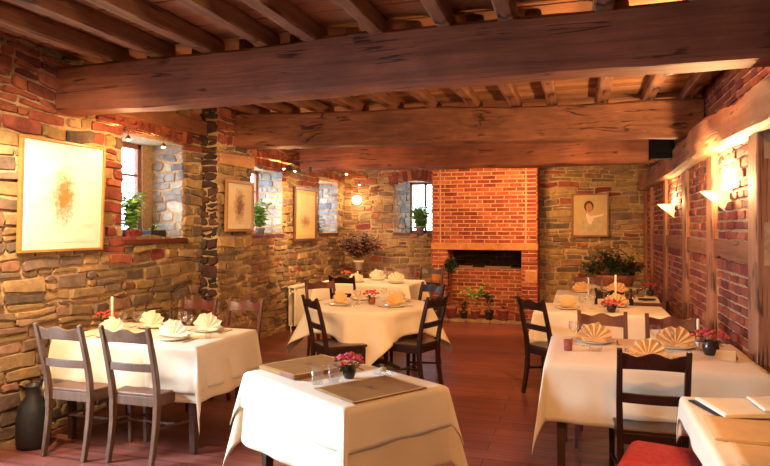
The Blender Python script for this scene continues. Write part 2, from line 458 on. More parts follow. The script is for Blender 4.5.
# pier
wl.box(XB - .5, -3.76, 5.88, 6.6, -.02, CEIL)
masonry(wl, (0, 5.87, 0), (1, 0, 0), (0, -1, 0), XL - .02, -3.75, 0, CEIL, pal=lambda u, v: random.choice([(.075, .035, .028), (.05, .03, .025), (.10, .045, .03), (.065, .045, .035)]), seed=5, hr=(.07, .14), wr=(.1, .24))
def pal_pier(u, v): return random.choice(REDS) if v > 2.55 else random.choice(STONES)
masonry(wl, (-3.76, 0, 0), (0, 1, 0), (1, 0, 0), 5.87, 6.6, 0, CEIL, pal=pal_pier, seed=6)
masonry(wl, (0, 6.6, 0), (1, 0, 0), (0, 1, 0), XB, -3.76, 0, CEIL, pal=pal_pier, seed=7)
wall_boxes(wl, 'x', XB, -.5, 6.6, YB + .5, -.02, CEIL, [W2, W3])
masonry(wl, (XB, 0, 0), (0, 1, 0), (1, 0, 0), 6.6, YB, 0, CEIL, [W2, W3], pal=pal_left, seed=8, hr=(.055, .14))
GREYS = [(.30, .31, .32), (.22, .22, .23), (.36, .36, .35), (.27, .25, .23), (.40, .39, .37)]
pg = lambda u, v: random.choice(GREYS)
def reveals(mb, win, x0, x1, seed):
    a, b, c_, d = win
    masonry(mb, (0, b, 0), (1, 0, 0), (0, -1, 0), x1, x0, c_, d, pal=pg, seed=seed, wr=(.1, .26), hr=(.06, .13), bulge=(.006, .02))
    masonry(mb, (0, a, 0), (1, 0, 0), (0, 1, 0), x1, x0, c_, d, pal=pg, seed=seed + 1, wr=(.1, .26), hr=(.06, .13), bulge=(.006, .02))
wl.box(XL - .45, XL - .37, W1[1] - .155, W1[1], W1[2], W1[3])
reveals(wl, W1, XL + .01, XL - .38, 21); reveals(wl, W2, XB + .01, XB - .40, 23); reveals(wl, W3, XB + .01, XB - .40, 25)
# brick arches of headers over the window heads
def arch(mb, O, U, Nn, ua, ub, z, rise, n, h=.17, seed=1):
    rnd = random.Random(seed); U = Vector(U); Nn = Vector(Nn); O = Vector(O)
    wd = (ub - ua) / n
    for i in range(n):
        t = (i + .5) / n; um = ua + (ub - ua) * t; zz = z + rise * (1 - (2 * t - 1) ** 2); a = (t - .5) * -.5
        col = shade(rnd.choice(REDS)); pr = rnd.uniform(.02, .045)
        vs = []
        for dep in (-.02, pr):
            for (p, q) in ((-wd * .44, 0), (wd * .44, 0), (wd * .48, h), (-wd * .48, h)):
                pu = um + p * cos(a) - q * sin(a) * -1 * -1; pz = zz + q * cos(a) + p * -sin(a) * -1 * -.6
                vs.append(O + U * pu + Vector((0, 0, 1)) * pz + Nn * dep)
        fs = [(0, 1, 5, 4), (1, 2, 6, 5), (2, 3, 7, 6), (3, 0, 4, 7), (4, 5, 6, 7)]
        if U.cross(Vector((0, 0, 1))).dot(Nn) < 0: fs = [tuple(reversed(f_)) for f_ in fs]
        mb.add(vs, fs, 1, col)
arch(wl, (XL, 0, 0), (0, 1, 0), (1, 0, 0), 4.55, 5.62, 2.42, .06, 13, seed=2)
arch(wl, (XB, 0, 0), (0, 1, 0), (1, 0, 0), 7.45, 8.66, 2.44, .06, 14, seed=3)
# orange wooden pad under the beam on the pier
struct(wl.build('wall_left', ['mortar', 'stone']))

wb = MB(); W4 = (-3.35, -2.52, 1.485, 2.46)
wall_boxes(wb, 'y', YB, .5, XB - .5, 1.5, -.02, CEIL, [W4])
masonry(wb, (0, YB, 0), (1, 0, 0), (0, -1, 0), XB, -2.45, 0, CEIL, [W4], pal=lambda u, v: random.choice(REDS) if (v > 2.45 and random.random() < .7) or random.random() < .06 else random.choice(STONES), seed=31, hr=(.05, .13), wr=(.12, .36))
masonry(wb, (0, YB, 0), (1, 0, 0), (0, -1, 0), -.72, 1.2, 0, CEIL, pal=lambda u, v: random.choice(REDS) if random.random() < .08 else random.choice(STONES), seed=33, hr=(.05, .14), wr=(.14, .42))
a, b, c_, d = W4
wb.add([(a, YB, z_) for z_ in (c_, d)] + [(a + .21, YB + .41, z_) for z_ in (c_, d)] + [(a, YB + .41, z_) for z_ in (c_, d)], [(0, 2, 3, 1), (2, 4, 5, 3)])
masonry(wb, (a, YB, 0), (.46, .888, 0), (.888, -.46, 0), 0, .44, c_, d, pal=pg, seed=35, wr=(.1, .24), bulge=(.006, .02))
masonry(wb, (b, 0, 0), (0, 1, 0), (-1, 0, 0), YB, YB + .4, c_, d, pal=pg, seed=36, wr=(.1, .24), bulge=(.006, .02))
arch(wb, (0, YB, 0), (1, 0, 0), (0, -1, 0), a - .08, b + .08, 2.36, .10, 11, .19, seed=4)
struct(wb.build('wall_back', ['mortar', 'stone']))

# right wall: thin timber-framed partition with brick infill, brickwork above the rail set further back
wr_ = MB()
wr_.box(1.055, 1.16, 4.23, YB, 0, 2.45)
wr_.box(1.21, 1.35, -2.6, YB, 2.3, CEIL)
wr_.box(1.16, 1.21, 4.23, YB, 2.3, 2.45)
wr_.box(1.32, 1.45, -2.6, 2.3, 0, 2.4)
bays = [(4.44, 5.47), (5.90, 6.77), (7.20, 8.36), (8.72, 9.95), (10.2, 10.85)]
pr = lambda u, v: random.choice(REDS)
for i, (p, q) in enumerate(bays):
    for (z0, z1) in ((.08, 1.35), (1.49, 2.2)):
        masonry(wr_, (1.055, 0, 0), (0, 1, 0), (-1, 0, 0), p - .02, q + .02, z0, z1, pal=pr, seed=41 + i * 3 + int(z0), hr=(.062, .076), wr=(.19, .24), jit=.10, bulge=(.008, .022), gap=.012, split=0)
masonry(wr_, (1.21, 0, 0), (0, 1, 0), (-1, 0, 0), 2.4, YB, 2.38, CEIL, pal=pr, seed=61, hr=(.062, .076), wr=(.19, .24), jit=.10, bulge=(.008, .022), gap=.012, split=0)
struct(wr_.build('wall_right', ['mortar', 'brick']))
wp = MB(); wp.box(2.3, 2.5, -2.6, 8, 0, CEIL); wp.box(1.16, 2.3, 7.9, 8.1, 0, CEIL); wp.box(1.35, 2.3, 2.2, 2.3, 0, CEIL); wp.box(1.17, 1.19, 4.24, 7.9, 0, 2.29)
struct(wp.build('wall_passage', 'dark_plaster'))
wf = MB(); wf.box(-4.9, 2.5, -2.75, -2.6, 0, CEIL); struct(wf.build('wall_front', 'plaster'))

# windows: frame, glazing bars and panes set deep in the wall
def window(n, axis, plane, a, b, z0, z1, bars=1):
    fr = MB(); w = .05; d = .05
    def bx(m, p, q, r, t, dd=d):
        if axis == 'x': m.box(plane - dd / 2, plane + dd / 2, p, q, r, t)
        else: m.box(p, q, plane - dd / 2, plane + dd / 2, r, t)
    bx(fr, a, a + w, z0, z1); bx(fr, b - w, b, z0, z1); bx(fr, a, b, z0, z0 + w); bx(fr, a, b, z1 - w, z1)
    mid = (a + b) / 2; bx(fr, mid - .02, mid + .02, z0, z1)
    for k in range(1, bars + 1):
        z = z0 + (z1 - z0) * k / (bars + 1); bx(fr, a, b, z - .011, z + .011, .03)
    o = struct(fr.build('window_%d' % n, 'win_paint', bevel=.004))
    for (p, q) in ((a + w, mid - .02), (mid + .02, b - w)):
        g = MB(); bx(g, p, q, z0 + w, z1 - w, .006); g.build('pane', 'pane', o)
window(1, 'x', XL - .42, W1[0], W1[1] - .15, W1[2], W1[3], 2)
window(2, 'x', XB - .44, W2[0], W2[1], W2[2], W2[3], 2)
window(3, 'x', XB - .44, W3[0], W3[1], W3[2], W3[3], 2)
window(4, 'y', YB + .44, W4[0] + .20, W4[1], W4[2], W4[3], 1)
window(5, 'x', XL - .3, W0[0], W0[1], W0[2], W0[3], 2)
# window boards
for i, (x0, x1, y0, y1, z) in enumerate(((XL - .4, XL + .05, W1[0] - .03, W1[1] + .03, W1[2]), (XB - .4, XB + .03, W2[0], W2[1] + .03, W2[2]), (XB - .4, XB + .03, W3[0], W3[1], W3[2]))):
    t = MB(); t.box(x0, x1, y0, y1, z - .045, z); struct(t.build('trim_%d' % (i + 1), 'chair_red', bevel=.004))
t = MB(); t.box(W4[0], W4[1], YB - .03, YB + .4, W4[2] - .045, W4[2]); struct(t.build('trim_4', 'chair_red', bevel=.004))

# ------------------------------------------------------------------ beams and joists
def beam(name, mat, p0, p1, w, h, label, cat, wob=.02, seg=40, seed=1, sag=0, group=None, chamfer=.22, endcut=0):
    """old timber from p0 to p1 (points on the centre line of the underside), w wide, h high, waney edges"""
    p0 = Vector(p0); p1 = Vector(p1); d = (p1 - p0); L = d.length; d.normalize()
    axis_x = abs(d.x) > abs(d.y)
    side = Vector((0, 0, 1)).cross(d).normalized()
    prof = []
    ch = min(w, h) * chamfer
    for (a, b) in ((-w/2+ch, 0), (0, -.004), (w/2-ch, 0), (w/2, ch), (w/2+.004, h/2), (w/2, h-ch), (w/2-ch, h), (-w/2+ch, h), (-w/2, h-ch), (-w/2-.004, h/2), (-w/2, ch)): prof.append((a, b))
    n = len(prof); vs = []
    org = p0
    for i in range(seg + 1):
        t = i / seg; c0 = d * (L * t)
        for k, (a, b) in enumerate(prof):
            q = noise.noise(Vector((t * L * 1.1 + seed * 9, a * 3, b * 3 + seed))) * wob + noise.noise(Vector((t * L * 4 + seed * 5, a * 9, b * 9))) * wob * .35
            s_ = noise.noise(Vector((t * L * .5, seed * 3.3, 0))) * wob * 1.2
            r = Vector((a, b - h / 2, 0)); ln = r.length or 1
            a2 = a + a / ln * q + s_; b2 = b + (b - h / 2) / ln * q + noise.noise(Vector((t * L * .45, seed, 9))) * wob - sag * (1 - (2 * t - 1) ** 2)
            vs.append(c0 + side * a2 + Vector((0, 0, b2)))
    fs = [(i * n + k, (i + 1) * n + k, (i + 1) * n + (k + 1) % n, i * n + (k + 1) % n) for i in range(seg) for k in range(n)]
    fs += [tuple(range(n)), tuple(seg * n + k for k in reversed(range(n)))]
    mb = MB(); mb.add(vs, fs, 0, None, True)
    o = mb.build(name, mat, loc=tuple(org), sharp=32); o.data.polygons[-1].use_smooth = False; o.data.polygons[-2].use_smooth = False
    return tag(o, label, cat, group)
bm_ = beam('ceiling_beam', 'beam_x', (XL - .05, 4.02, 2.50), (1.3, 3.99, 2.52), .26, .36, 'massive reddish oak ceiling beam, the nearest and largest, spanning the room above the tables', 'beam', .022, 60, 1, chamfer=.09)
beam('ceiling_beam', 'beam_x2', (-3.92, 6.38, 2.50), (1.16, 6.98, 2.50), .28, .38, 'deeply cracked oak ceiling beam, its sawn end showing by the right wall', 'beam', .03, 60, 2, chamfer=.09)
beam('ceiling_beam', 'beam_x', (-4.05, 8.72, 2.44), (.93, 8.9, 2.44), .28, .40, 'farthest oak ceiling beam, just in front of the brick chimney breast', 'beam', .022, 50, 3, chamfer=.1)
for dx in (4.05 - .07, 4.05 + .05):
    k_ = MB(); k_.ball((0, 0, 0), .016, 10, 6, 0, (1, .6, 1)); k_.build('bolt_head', 'black_iron', bm_, loc=(dx, -.135, .06))
ords = ['first', 'second', 'third', 'fourth', 'fifth', 'sixth', 'seventh', 'eighth', 'ninth', 'tenth', 'eleventh', 'twelfth', 'thirteenth', 'fourteenth']
near = [-3.45, -3.02, -2.60, -2.13, -1.76, -1.27, -.82, -.43, .13, .65]
for i, x in enumerate(near):
    beam('ceiling_joist', 'joist', (x, -2.5, 2.858), (x, 4.06, 2.858), random.uniform(.10, .125), .125, 'oak joist, %s from the left of those in front of the nearest beam' % ords[i], 'joist', .012, 26, 10 + i, chamfer=.1, group='joists in front of the nearest beam')
mid = [-3.55, -3.18, -2.78, -2.36, -1.95, -1.52, -1.08, -.66, -.28, .22, .66, 1.02]
for i, x in enumerate(mid):
    beam('ceiling_joist', 'joist', (x, 4.08, 2.862), (x, 6.55 + (x + 3.9) * .118, 2.868), random.uniform(.10, .12), .12, 'oak joist, %s from the left between the nearest and the cracked beam' % ords[i], 'joist', .012, 18, 30 + i, chamfer=.1, group='joists between the first two beams')
# wall plate rail along the right wall
beam('wall_rail_beam', 'beam_y', (1.09, 2.9, 2.14), (1.08, 11.0, 2.20), .28, .26, 'rough sloping oak rail beam along the top of the right wall above both lamps', 'beam', .045, 60, 5, chamfer=.1)
tg = 'timber posts of the right wall'
for i, (p, q) in enumerate(((4.23, 4.44), (5.47, 5.90), (6.77, 7.20), (8.36, 8.72), (9.95, 10.2), (10.85, 11.18))):
    w = q - p; ww = min(w, .20) if i else w
    lab = ['oak door post at the near end of the brick right wall', 'broad oak post of the right wall just beside the nearer wall lamp', 'oak wall post between the two wall lamps', 'oak wall post just beyond the farther wall lamp', 'narrow oak wall post, last before the far right corner', 'oak corner post where right wall meets the stone back wall'][i]
    ys = (p + q) / 2
    pm = MB(); hw = (w if i in (0, 5) else w * .55) / 2
    n_ = 16
    vs = []
    for k in range(n_ + 1):
        z = 2.26 * k / n_; e = noise.noise(Vector((z * 1.5, i * 5, 0))) * .012; e2 = noise.noise(Vector((z * 1.5, i * 5, 7))) * .012
        for (X, Y) in ((.06, -hw + e), (-.052, -hw + e), (-.06, -hw + .01 + e), (-.06, hw - .01 + e2), (-.052, hw + e2), (.06, hw + e2)): vs.append((X, Y, z))
    fs = [(k * 6 + j, k * 6 + (j + 1) % 6, k * 6 + 6 + (j + 1) % 6, k * 6 + 6 + j) for k in range(n_) for j in range(6)] + [(5, 4, 3, 2, 1, 0), tuple(n_ * 6 + j for j in range(6))]
    pm.add(vs, fs)
    tag(pm.build('timber_post', 'post', loc=(1.075, ys, 0)), lab, 'post', tg)
# pieces of mid rail between the posts
edges = [(4.44, 5.57), (5.80, 6.87), (7.10, 8.44), (8.64, 10.0), (10.15, 10.85)]
for i, (p, q) in enumerate(edges):
    lab = ['pale worn board of mid rail under the nearer wall lamp', 'mid rail timber in the second bay of the right wall from the doorway', 'mid rail timber under the farther wall lamp', 'mid rail timber in the bay beyond the farther wall lamp', 'short mid rail timber beside the far right corner post'][i]
    r = MB(); n_ = 14; vs = []
    for k in range(n_ + 1):
        y = (q - p) * k / n_; e = noise.noise(Vector((y * 6, i * 3, 1))) * (.03 if i == 0 else .01)
        for (X, Z) in ((.05, 0 + e), (-.045, 0 + e), (-.05, .01 + e), (-.05, .13), (-.045, .14), (.05, .14)): vs.append((X, y, Z))
    fs = [(k * 6 + j, k * 6 + 6 + j, k * 6 + 6 + (j + 1) % 6, k * 6 + (j + 1) % 6) for k in range(n_) for j in range(6)] + [(0, 1, 2, 3, 4, 5), tuple(n_ * 6 + j for j in reversed(range(6)))]
    r.add(vs, fs)
    tag(r.build('mid_rail', 'beam_y', loc=(1.075, p, 1.35)), lab, 'rail', 'mid rails of the right wall')
# doorway beyond the near post
d_ = MB(); d_.box(-.07, .07, -.07, .07, 0, 2.3); tag(d_.build('door_post', 'door_wood', loc=(1.33, 4.62, 0), bevel=.01), 'dark timber post inside the shadowy doorway at right', 'post')
d_ = MB(); d_.box(-.05, .05, -.9, .9, 0, .16); tag(d_.build('door_lintel', 'door_wood', loc=(1.34, 4.2, 1.98), bevel=.01), 'dark timber lintel crossing the shadowy doorway at right', 'lintel')
# wooden pad on the pier below the cracked beam
t = MB(); t.box(-3.80, -3.715, 5.9, 6.62, 2.28, 2.42); tag(t.build('bearing_block', 'board_b', bevel=.01), 'orange wooden bearing block set in the stone pier above a small picture', 'block')
t = MB(); t.box(-4.05, -3.87, 4.5, 5.95, 2.58, 2.74); tag(t.build('window_lintel', 'beam_y', bevel=.015), 'weathered timber lintel over the first window of the left wall', 'lintel')

# ------------------------------------------------------------------ chimney breast
CX0, CX1, CY = -2.47, -.68, 10.6
ch = thing('chimney_breast', 'tall red brick chimney breast with a blocked hearth opening, on the back wall', 'chimney', ((CX0 + CX1) / 2, CY, 0))
ox, oy = (CX0 + CX1) / 2, CY
def CH(name, mats, mb, **k):
    o = mb.build(name, mats, ch, **k); o.location = (-ox, -oy, 0); return o
b_ = MB(); OX0, OX1, OZ = -2.20, -.93, 1.20
b_.box(CX0, OX0, CY + .012, YB, 0, CEIL); b_.box(OX1, CX1, CY + .012, YB, 0, CEIL); b_.box(OX0, OX1, CY + .012, YB, OZ, CEIL)
b_.box(OX0, OX1, YB - .04, YB - .02, 0, .9)
palc = lambda u, v: random.choice(CHIM)
for (p, q, z0, z1) in ((CX0, OX0, 0, 1.2), (OX1, CX1, 0, 1.2)):
    masonry(b_, (0, CY + .012, 0), (1, 0, 0), (0, -1, 0), p, q, z0, z1, [(CX0 - 1, -2.3, .66, .86), (-.87, CX1 + 1, .66, .86)], pal=palc, seed=71, **BRK)
masonry(b_, (0, CY + .012, 0), (1, 0, 0), (0, -1, 0), CX0, CX1, 1.32, CEIL, pal=palc, seed=73, **BRK)
b_.box(OX0, OX1, 10.97, YB - .1, 0, .86)
masonry(b_, (0, 10.97, 0), (1, 0, 0), (0, -1, 0), OX0, OX1, 0, .86, pal=palc, seed=74, **BRK)
masonry(b_, (0, YB - .03, 0), (1, 0, 0), (0, -1, 0), OX0, OX1, .80, OZ, pal=lambda u, v: random.choice([(.02, .012, .01), (.035, .015, .012), (.05, .02, .014)]), seed=79, **dict(BRK, gap=.004))  # near-black bricks put the lintel's shade into the colour of the slot
masonry(b_, (CX1, 0, 0), (0, 1, 0), (1, 0, 0), CY, YB, 0, CEIL, pal=palc, seed=75, **BRK)
masonry(b_, (CX0, 0, 0), (0, 1, 0), (-1, 0, 0), CY, YB, 0, CEIL, pal=palc, seed=76, **BRK)
masonry(b_, (OX0, 0, 0), (0, 1, 0), (1, 0, 0), CY, YB - .16, 0, OZ, pal=palc, seed=77, **BRK)
masonry(b_, (OX1, 0, 0), (0, 1, 0), (-1, 0, 0), CY, YB - .16, 0, OZ, pal=palc, seed=78, **BRK)
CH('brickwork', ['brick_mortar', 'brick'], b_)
l_ = MB(); l_.box(CX0 - .015, CX1 + .015, CY - .02, CY + .35, 1.205, 1.318); CH('lintel', 'sandstone', l_, bevel=.008)
for (p, q) in ((CX0 - .005, -2.3), (-.87, CX1 + .005)):
    l_ = MB(); l_.box(p, q, CY - .006, CY + .2, .662, .858); CH('quoin_stone', 'sandstone', l_, bevel=.008)
for x in (-2.32, -.86):   # raised mortar seams on the breast
    l_ = MB(); l_.box(x - .012, x + .012, CY - .008, CY + .02, 1.32, CEIL); CH('seam', 'brick_mortar', l_, bevel=.003)
hs = MB(); x = CX0 - .2; rnd = random.Random(9)
while x < CX1 + .15:
    w = rnd.uniform(.16, .3); hs.box(x + .004, x + w - .004, CY - .32 + rnd.uniform(-.015, .015), CY - .012, 0, .045); x += w
tag(hs.build('hearth', 'slab', bevel=.008), 'low row of stone hearth slabs in front of the chimney', 'hearth')
# ------------------------------------------------------------------ chairs
def chair(x, y, az, mat, label, seatm=None, w=.38, H=.94, group=None):
    """az = direction the sitter faces, degrees from +X"""
    seatm = seatm or mat
    t = thing('dining_chair', label, 'chair', (x, y, 0), radians(az - 90), group)
    h = w / 2 - .016; k = H / .94
    def P(s): return [(s * (h - .012), -.055, 0), (s * (h - .012), -.03, .12), (s * (h - .010), -.006, .27), (s * (h - .006), 0, .42), (s * (h - .003), -.012, .54), (s * h, -.036, .66), (s * h, -.066, .78 * k), (s * h, -.088, .87 * k), (s * (h + .002), -.108, H - .008)]
    for s in (-1, 1):
        m = MB(); m.sweep(P(s), [.028, .03, .033, .036, .034, .032, .031, .030, .028], [.034, .038, .042, .044, .04, .036, .034, .032, .026]); m.build('back_post', mat, t, bevel=.004)
    # scalloped top rail
    m = MB(); nx = 24; vs = []
    for i in range(nx + 1):
        u = i / nx * 2 - 1; X = u * (h - .012); yb = -.082 - .016 * (1 - u * u)
        top = (.905 + (.010 * cos(u * pi * 2.0)) - .008 * u * u) * k; bot = (.815 + .006 * (1 - u * u)) * k
        for (dy, z, lean) in ((-.009, bot, .014), (.009, bot, .014), (.009, top, -.012), (-.009, top, -.012)): vs.append((X, yb + dy + lean, z))
    fs = [(i * 4 + j, i * 4 + 4 + j, i * 4 + 4 + (j + 1) % 4, i * 4 + (j + 1) % 4) for i in range(nx) for j in range(4)] + [(0, 1, 2, 3), (nx * 4 + 3, nx * 4 + 2, nx * 4 + 1, nx * 4)]
    m.add(vs, fs); m.build('top_rail', mat, t, bevel=.003)
    m = MB(); vs = []
    for i in range(nx + 1):
        u = i / nx * 2 - 1; X = u * (h - .012); yb = -.034 - .014 * (1 - u * u)
        for (dy, z) in ((-.008, .625), (.008, .625), (.004, .68), (-.012, .68)): vs.append((X, yb + dy, z))
    m.add(vs, fs); m.build('middle_rail', mat, t, bevel=.003)
    m = MB(); D = .40
    lo = [(-h + .0, .0), (h - .0, .0), (h + .045, D), (-h - .045, D)]
    vs = [(a, b, .448) for a, b in lo] + [(a, b, .470) for a, b in lo]
    m.add(vs, [(3, 2, 1, 0), (4, 5, 6, 7), (0, 1, 5, 4), (1, 2, 6, 5), (2, 3, 7, 6), (3, 0, 4, 7)]); m.build('seat', seatm, t, bevel=.006)
    m = MB(); m.box(-h + .02, h - .02, -.002, .018, .385, .448); m.box(-h - .0, h + .0, D - .045, D - .025, .385, .448)
    for s in (-1, 1):
        a0, a1 = s * (h - .008), s * (h + .018)
        vs = [(a0 - .009, .015, .385), (a0 + .009, .015, .385), (a1 + .009, D - .04, .385), (a1 - .009, D - .04, .385)]; vs += [(p[0], p[1], .448) for p in vs]
        m.add(vs, [(3, 2, 1, 0), (4, 5, 6, 7), (0, 1, 5, 4), (1, 2, 6, 5), (2, 3, 7, 6), (3, 0, 4, 7)])
    m.build('apron', mat, t, bevel=.002)
    for s in (-1, 1):
        m = MB(); X = s * (h + .02)
        m.sweep([(X, D - .035, .0), (X, D - .035, .22), (X, D - .035, .448)], [.026, .031, .037], [.026, .031, .037]); m.build('front_leg', mat, t, bevel=.003)
    for s in (-1, 1):
        m = MB(); m.tube([(s * (h - .01), -.01, .24), (s * (h + .02), D - .035, .20)], .0105, 8); m.build('stretcher', mat, t)
    m = MB(); m.tube([(-(h + .005), .18, .222), (h + .005, .18, .222)], .010, 8); m.build('stretcher', mat, t)
    return t
# chairs, by table
chair(-3.37, 3.44, 90, 'chair_brown', 'brown oak chair at left, the one nearer the stone wall, its back towards us', 'seat_brown', .40)
chair(-2.86, 3.48, 90, 'chair_brown', 'brown oak chair with its back towards us, beside the near corner of the left table', 'seat_brown', .40)
chair(-3.40, 4.94, 270, 'chair_red', 'red-stained chair behind the left table, nearer the window', None, .36)
chair(-2.93, 4.96, 270, 'chair_red', 'red-stained chair behind the left table, in front of the dark stone pier', None, .36)
chair(-2.37, 5.46, 45, 'chair_dark', 'dark chair at the left front of the round table, turned half away', 'seat_dark', .39)
chair(-1.40, 5.86, 162, 'chair_dark', 'dark chair at the right front of the round table beside the open floor', 'seat_dark', .39)
chair(-3.05, 7.12, 315, 'chair_red', 'reddish brown chair at the left rear of the round table', None, .40)
chair(-1.72, 7.10, 235, 'chair_dark', 'dark chair at the right rear of the round table, light shining on its top rail', 'seat_dark', .40)
chair(-3.12, 8.03, 92, 'chair_dark', 'dark chair with its back towards us at the long table by the back wall', 'seat_dark', .38)
chair(-2.80, 9.92, 270, 'chair_red', 'red-brown chair behind the middle of the long back table', None, .40)
chair(-2.36, 9.98, 262, 'chair_dark', 'shadowy dark chair behind the long back table, close to the chimney', 'seat_dark', .40)
chair(.375, 3.67, 90, 'chair_dark', 'dark walnut chair with its back towards us at the large right table', 'seat_dark', .37)
chair(.165, 5.02, 270, 'chair_red', 'brown chair behind the large right table, the left one of its pair', None, .37)
chair(.655, 4.98, 270, 'chair_red', 'brown chair behind the large right table, the one nearer the brick wall', None, .37)
chair(-.365, 5.98, 42, 'chair_dark', 'dark chair beside the open floor at the left end of the middle right table', 'seat_dark', .39)
chair(.34, 7.16, 90, 'chair_dark', 'dark chair with its back towards us, between the middle and the farthest right tables', 'seat_dark', .38)
chair(.10, 8.86, 270, 'chair_red', 'brown chair behind the farthest right table, below the portrait', None, .40)
# chair with a solid panel back
pc = thing('panel_back_chair', 'chair with a solid brown panel back near the brick wall, behind the middle right table', 'chair', (.71, 7.24, 0), radians(0))
for s in (-1, 1):
    m = MB(); m.sweep([(s * .17, -.03, 0), (s * .17, 0, .45), (s * .175, -.07, .81)], .032, .036); m.build('back_post', 'chair_dark', pc, bevel=.004)
    m = MB(); m.sweep([(s * .18, .37, 0), (s * .18, .37, .44)], .034, .034); m.build('front_leg', 'chair_dark', pc, bevel=.004)
m = MB(); m.add([(-.155, -.012, .52), (.155, -.012, .52), (.155, -.052, .78), (-.155, -.052, .78), (-.155, -.03, .52), (.155, -.03, .52), (.155, -.07, .78), (-.155, -.07, .78)], [(0, 1, 2, 3), (7, 6, 5, 4), (0, 4, 5, 1), (1, 5, 6, 2), (2, 6, 7, 3), (3, 7, 4, 0)]); m.build('back_panel', 'seat_brown', pc, bevel=.005)
m = MB(); m.box(-.2, .2, 0, .4, .44, .47); m.build('seat', 'seat_brown', pc, bevel=.008)
# red stool
st = thing('stool', 'low stool with a crimson cushioned seat in front of the walnut chair', 'stool', (.385, 3.17, 0), radians(-14))
m = MB()
def cush(u, v):
    X = (u - .5) * .40; Y = (v - .5) * .42; e = min(u, 1 - u, v, 1 - v); return (X, Y, .455 + .055 * min(1, e / .12) ** .5 + .008 * sin(pi * u) * sin(pi * v))
m.grid(cush, 24, 24); m.box(-.2, .2, -.21, .21, .425, .441); m.build('seat_cushion', 'cushion', st)
m = MB(); m.box(-.185, .185, -.195, .195, .37, .425); m.build('seat_frame', 'chair_dark', st, bevel=.004)
for sx in (-1, 1):
    for sy in (-1, 1):
        m = MB(); m.sweep([(sx * .175, sy * .185, 0), (sx * .165, sy * .175, .37)], [.026, .036], [.026, .036]); m.build('leg', 'chair_dark', st, bevel=.003)

# ------------------------------------------------------------------ tables and cloths
def table(x, y, W, D, az, label, H=.75, inset=.08):
    t = thing('dining_table', label, 'table', (x, y, 0), radians(az))
    m = MB(); m.box(-W / 2 + .006, W / 2 - .006, -D / 2 + .006, D / 2 - .006, H - .03, H); m.build('tabletop', 'table_wood', t, bevel=.004)
    m = MB(); a, b = W / 2 - inset, D / 2 - inset
    m.box(-a, a, -b - .01, -b + .01, H - .12, H - .03); m.box(-a, a, b - .01, b + .01, H - .12, H - .03); m.box(-a - .01, -a + .01, -b, b, H - .12, H - .03); m.box(a - .01, a + .01, -b, b, H - .12, H - .03)
    m.build('apron', 'table_wood', t)
    for sx in (-1, 1):
        for sy in (-1, 1):
            m = MB(); m.sweep([(sx * a, sy * b, 0), (sx * a, sy * b, H - .03)], [.042, .062], [.042, .062]); m.build('leg', 'table_wood', t, bevel=.004)
    return t
def cloth(x, y, W, D, az, drop, ztop, mat, label, seed=1, amp=.014, tip=.26, cat='tablecloth', flare=.10, group=None, dx=(0, 0), drops=None):
    """square-cut cloth draped over a W x D top: sides hang with slight folds, corners fall in a point"""
    m = MB(); rnd = random.Random(seed); ph = [rnd.uniform(0, 6) for _ in range(8)]
    dr = drops or (drop, drop, drop, drop)      # -x, +x, -y, +y
    nu, nv = 72, 60; W2, D2 = W / 2, D / 2
    def mono(t, half, lo, hi):   # parameter 0..1 to cloth coordinate
        return -(half + lo) + t * (2 * half + lo + hi)
    def f(a, b):
        u = mono(a, W2, dr[0], dr[1]); v = mono(b, D2, dr[2], dr[3])
        ou = max(abs(u) - W2, 0); ov = max(abs(v) - D2, 0); su = 1 if u > 0 else -1; sv = 1 if v > 0 else -1
        eu = max(-W2, min(W2, u)); ev = max(-D2, min(D2, v))
        if ou == 0 and ov == 0:
            return (u, v, 0)
        s = hypot(ou, ov); an = atan2(ov, ou); k = sin(2 * an)
        r = s * (flare + tip * k ** 1.3); z = -s * (.99 + .08 * k)
        # soft turn over the edge
        rr = .012; r += min(s, rr) * .5
        ang = an if (ou and ov) else (0 if ou else pi / 2)
        # gather corner folds towards the diagonal
        ang2 = ang + (pi / 4 - ang) * .35 * k
        px, py = eu + su * r * cos(ang2), ev + sv * r * sin(ang2)
        wgt = min(1, s / .12)
        if ov == 0: px += su * wgt * amp * (sin(ev * 9 + ph[0]) + .5 * sin(ev * 23 + ph[1])) * s / .25
        elif ou == 0: py += sv * wgt * amp * (sin(eu * 8 + ph[2]) + .5 * sin(eu * 21 + ph[3])) * s / .25
        else:
            wv = amp * wgt * s / .25
            px += su * wv * (sin(ev * 9 + ph[0]) + .5 * sin(ev * 23 + ph[1])) * cos(ang) ** 2
            py += sv * wv * (sin(eu * 8 + ph[2]) + .5 * sin(eu * 21 + ph[3])) * sin(ang) ** 2
        return (px, py, z)
    m.grid(f, nu, nv)
    o = m.build('tablecloth', mat, loc=(x, y, ztop), rz=radians(az), solid=.003)
    return tag(o, label, cat, group)
def set_table(x, y, W, D, az, drop_top, drop_under, lab, seed, under=True, inset=.08, flare=.09, **kw):
    table(x, y, W, D, az, 'walnut frame of the %s, below its cloth' % lab, inset=inset)
    if under: cloth(x, y, W + .006, D + .006, az, drop_under, .7555, 'cloth_under', 'longer lower cloth on the %s' % lab, seed + 50, flare=flare * .8, **{k: v for k, v in kw.items() if k != 'drops'})
    cloth(x, y, W + .022, D + .022, az, drop_top, .7635, 'cloth', 'white top cloth spread over the %s' % lab, seed, flare=flare, **kw)
ZT = .7655
set_table(-3.11, 4.05, 1.22, .78, 0, .31, .38, 'left table beside the large picture', 1, tip=.13, flare=.05)
set_table(-1.235, 3.14, .93, .63, -32.5, .20, .38, 'small turned table in the centre foreground', 2, tip=.2, amp=.010)
set_table(.41, 4.39, 1.20, .97, 0, .36, .30, 'large right table in front of the doorway', 3, False, tip=.16, flare=.06)
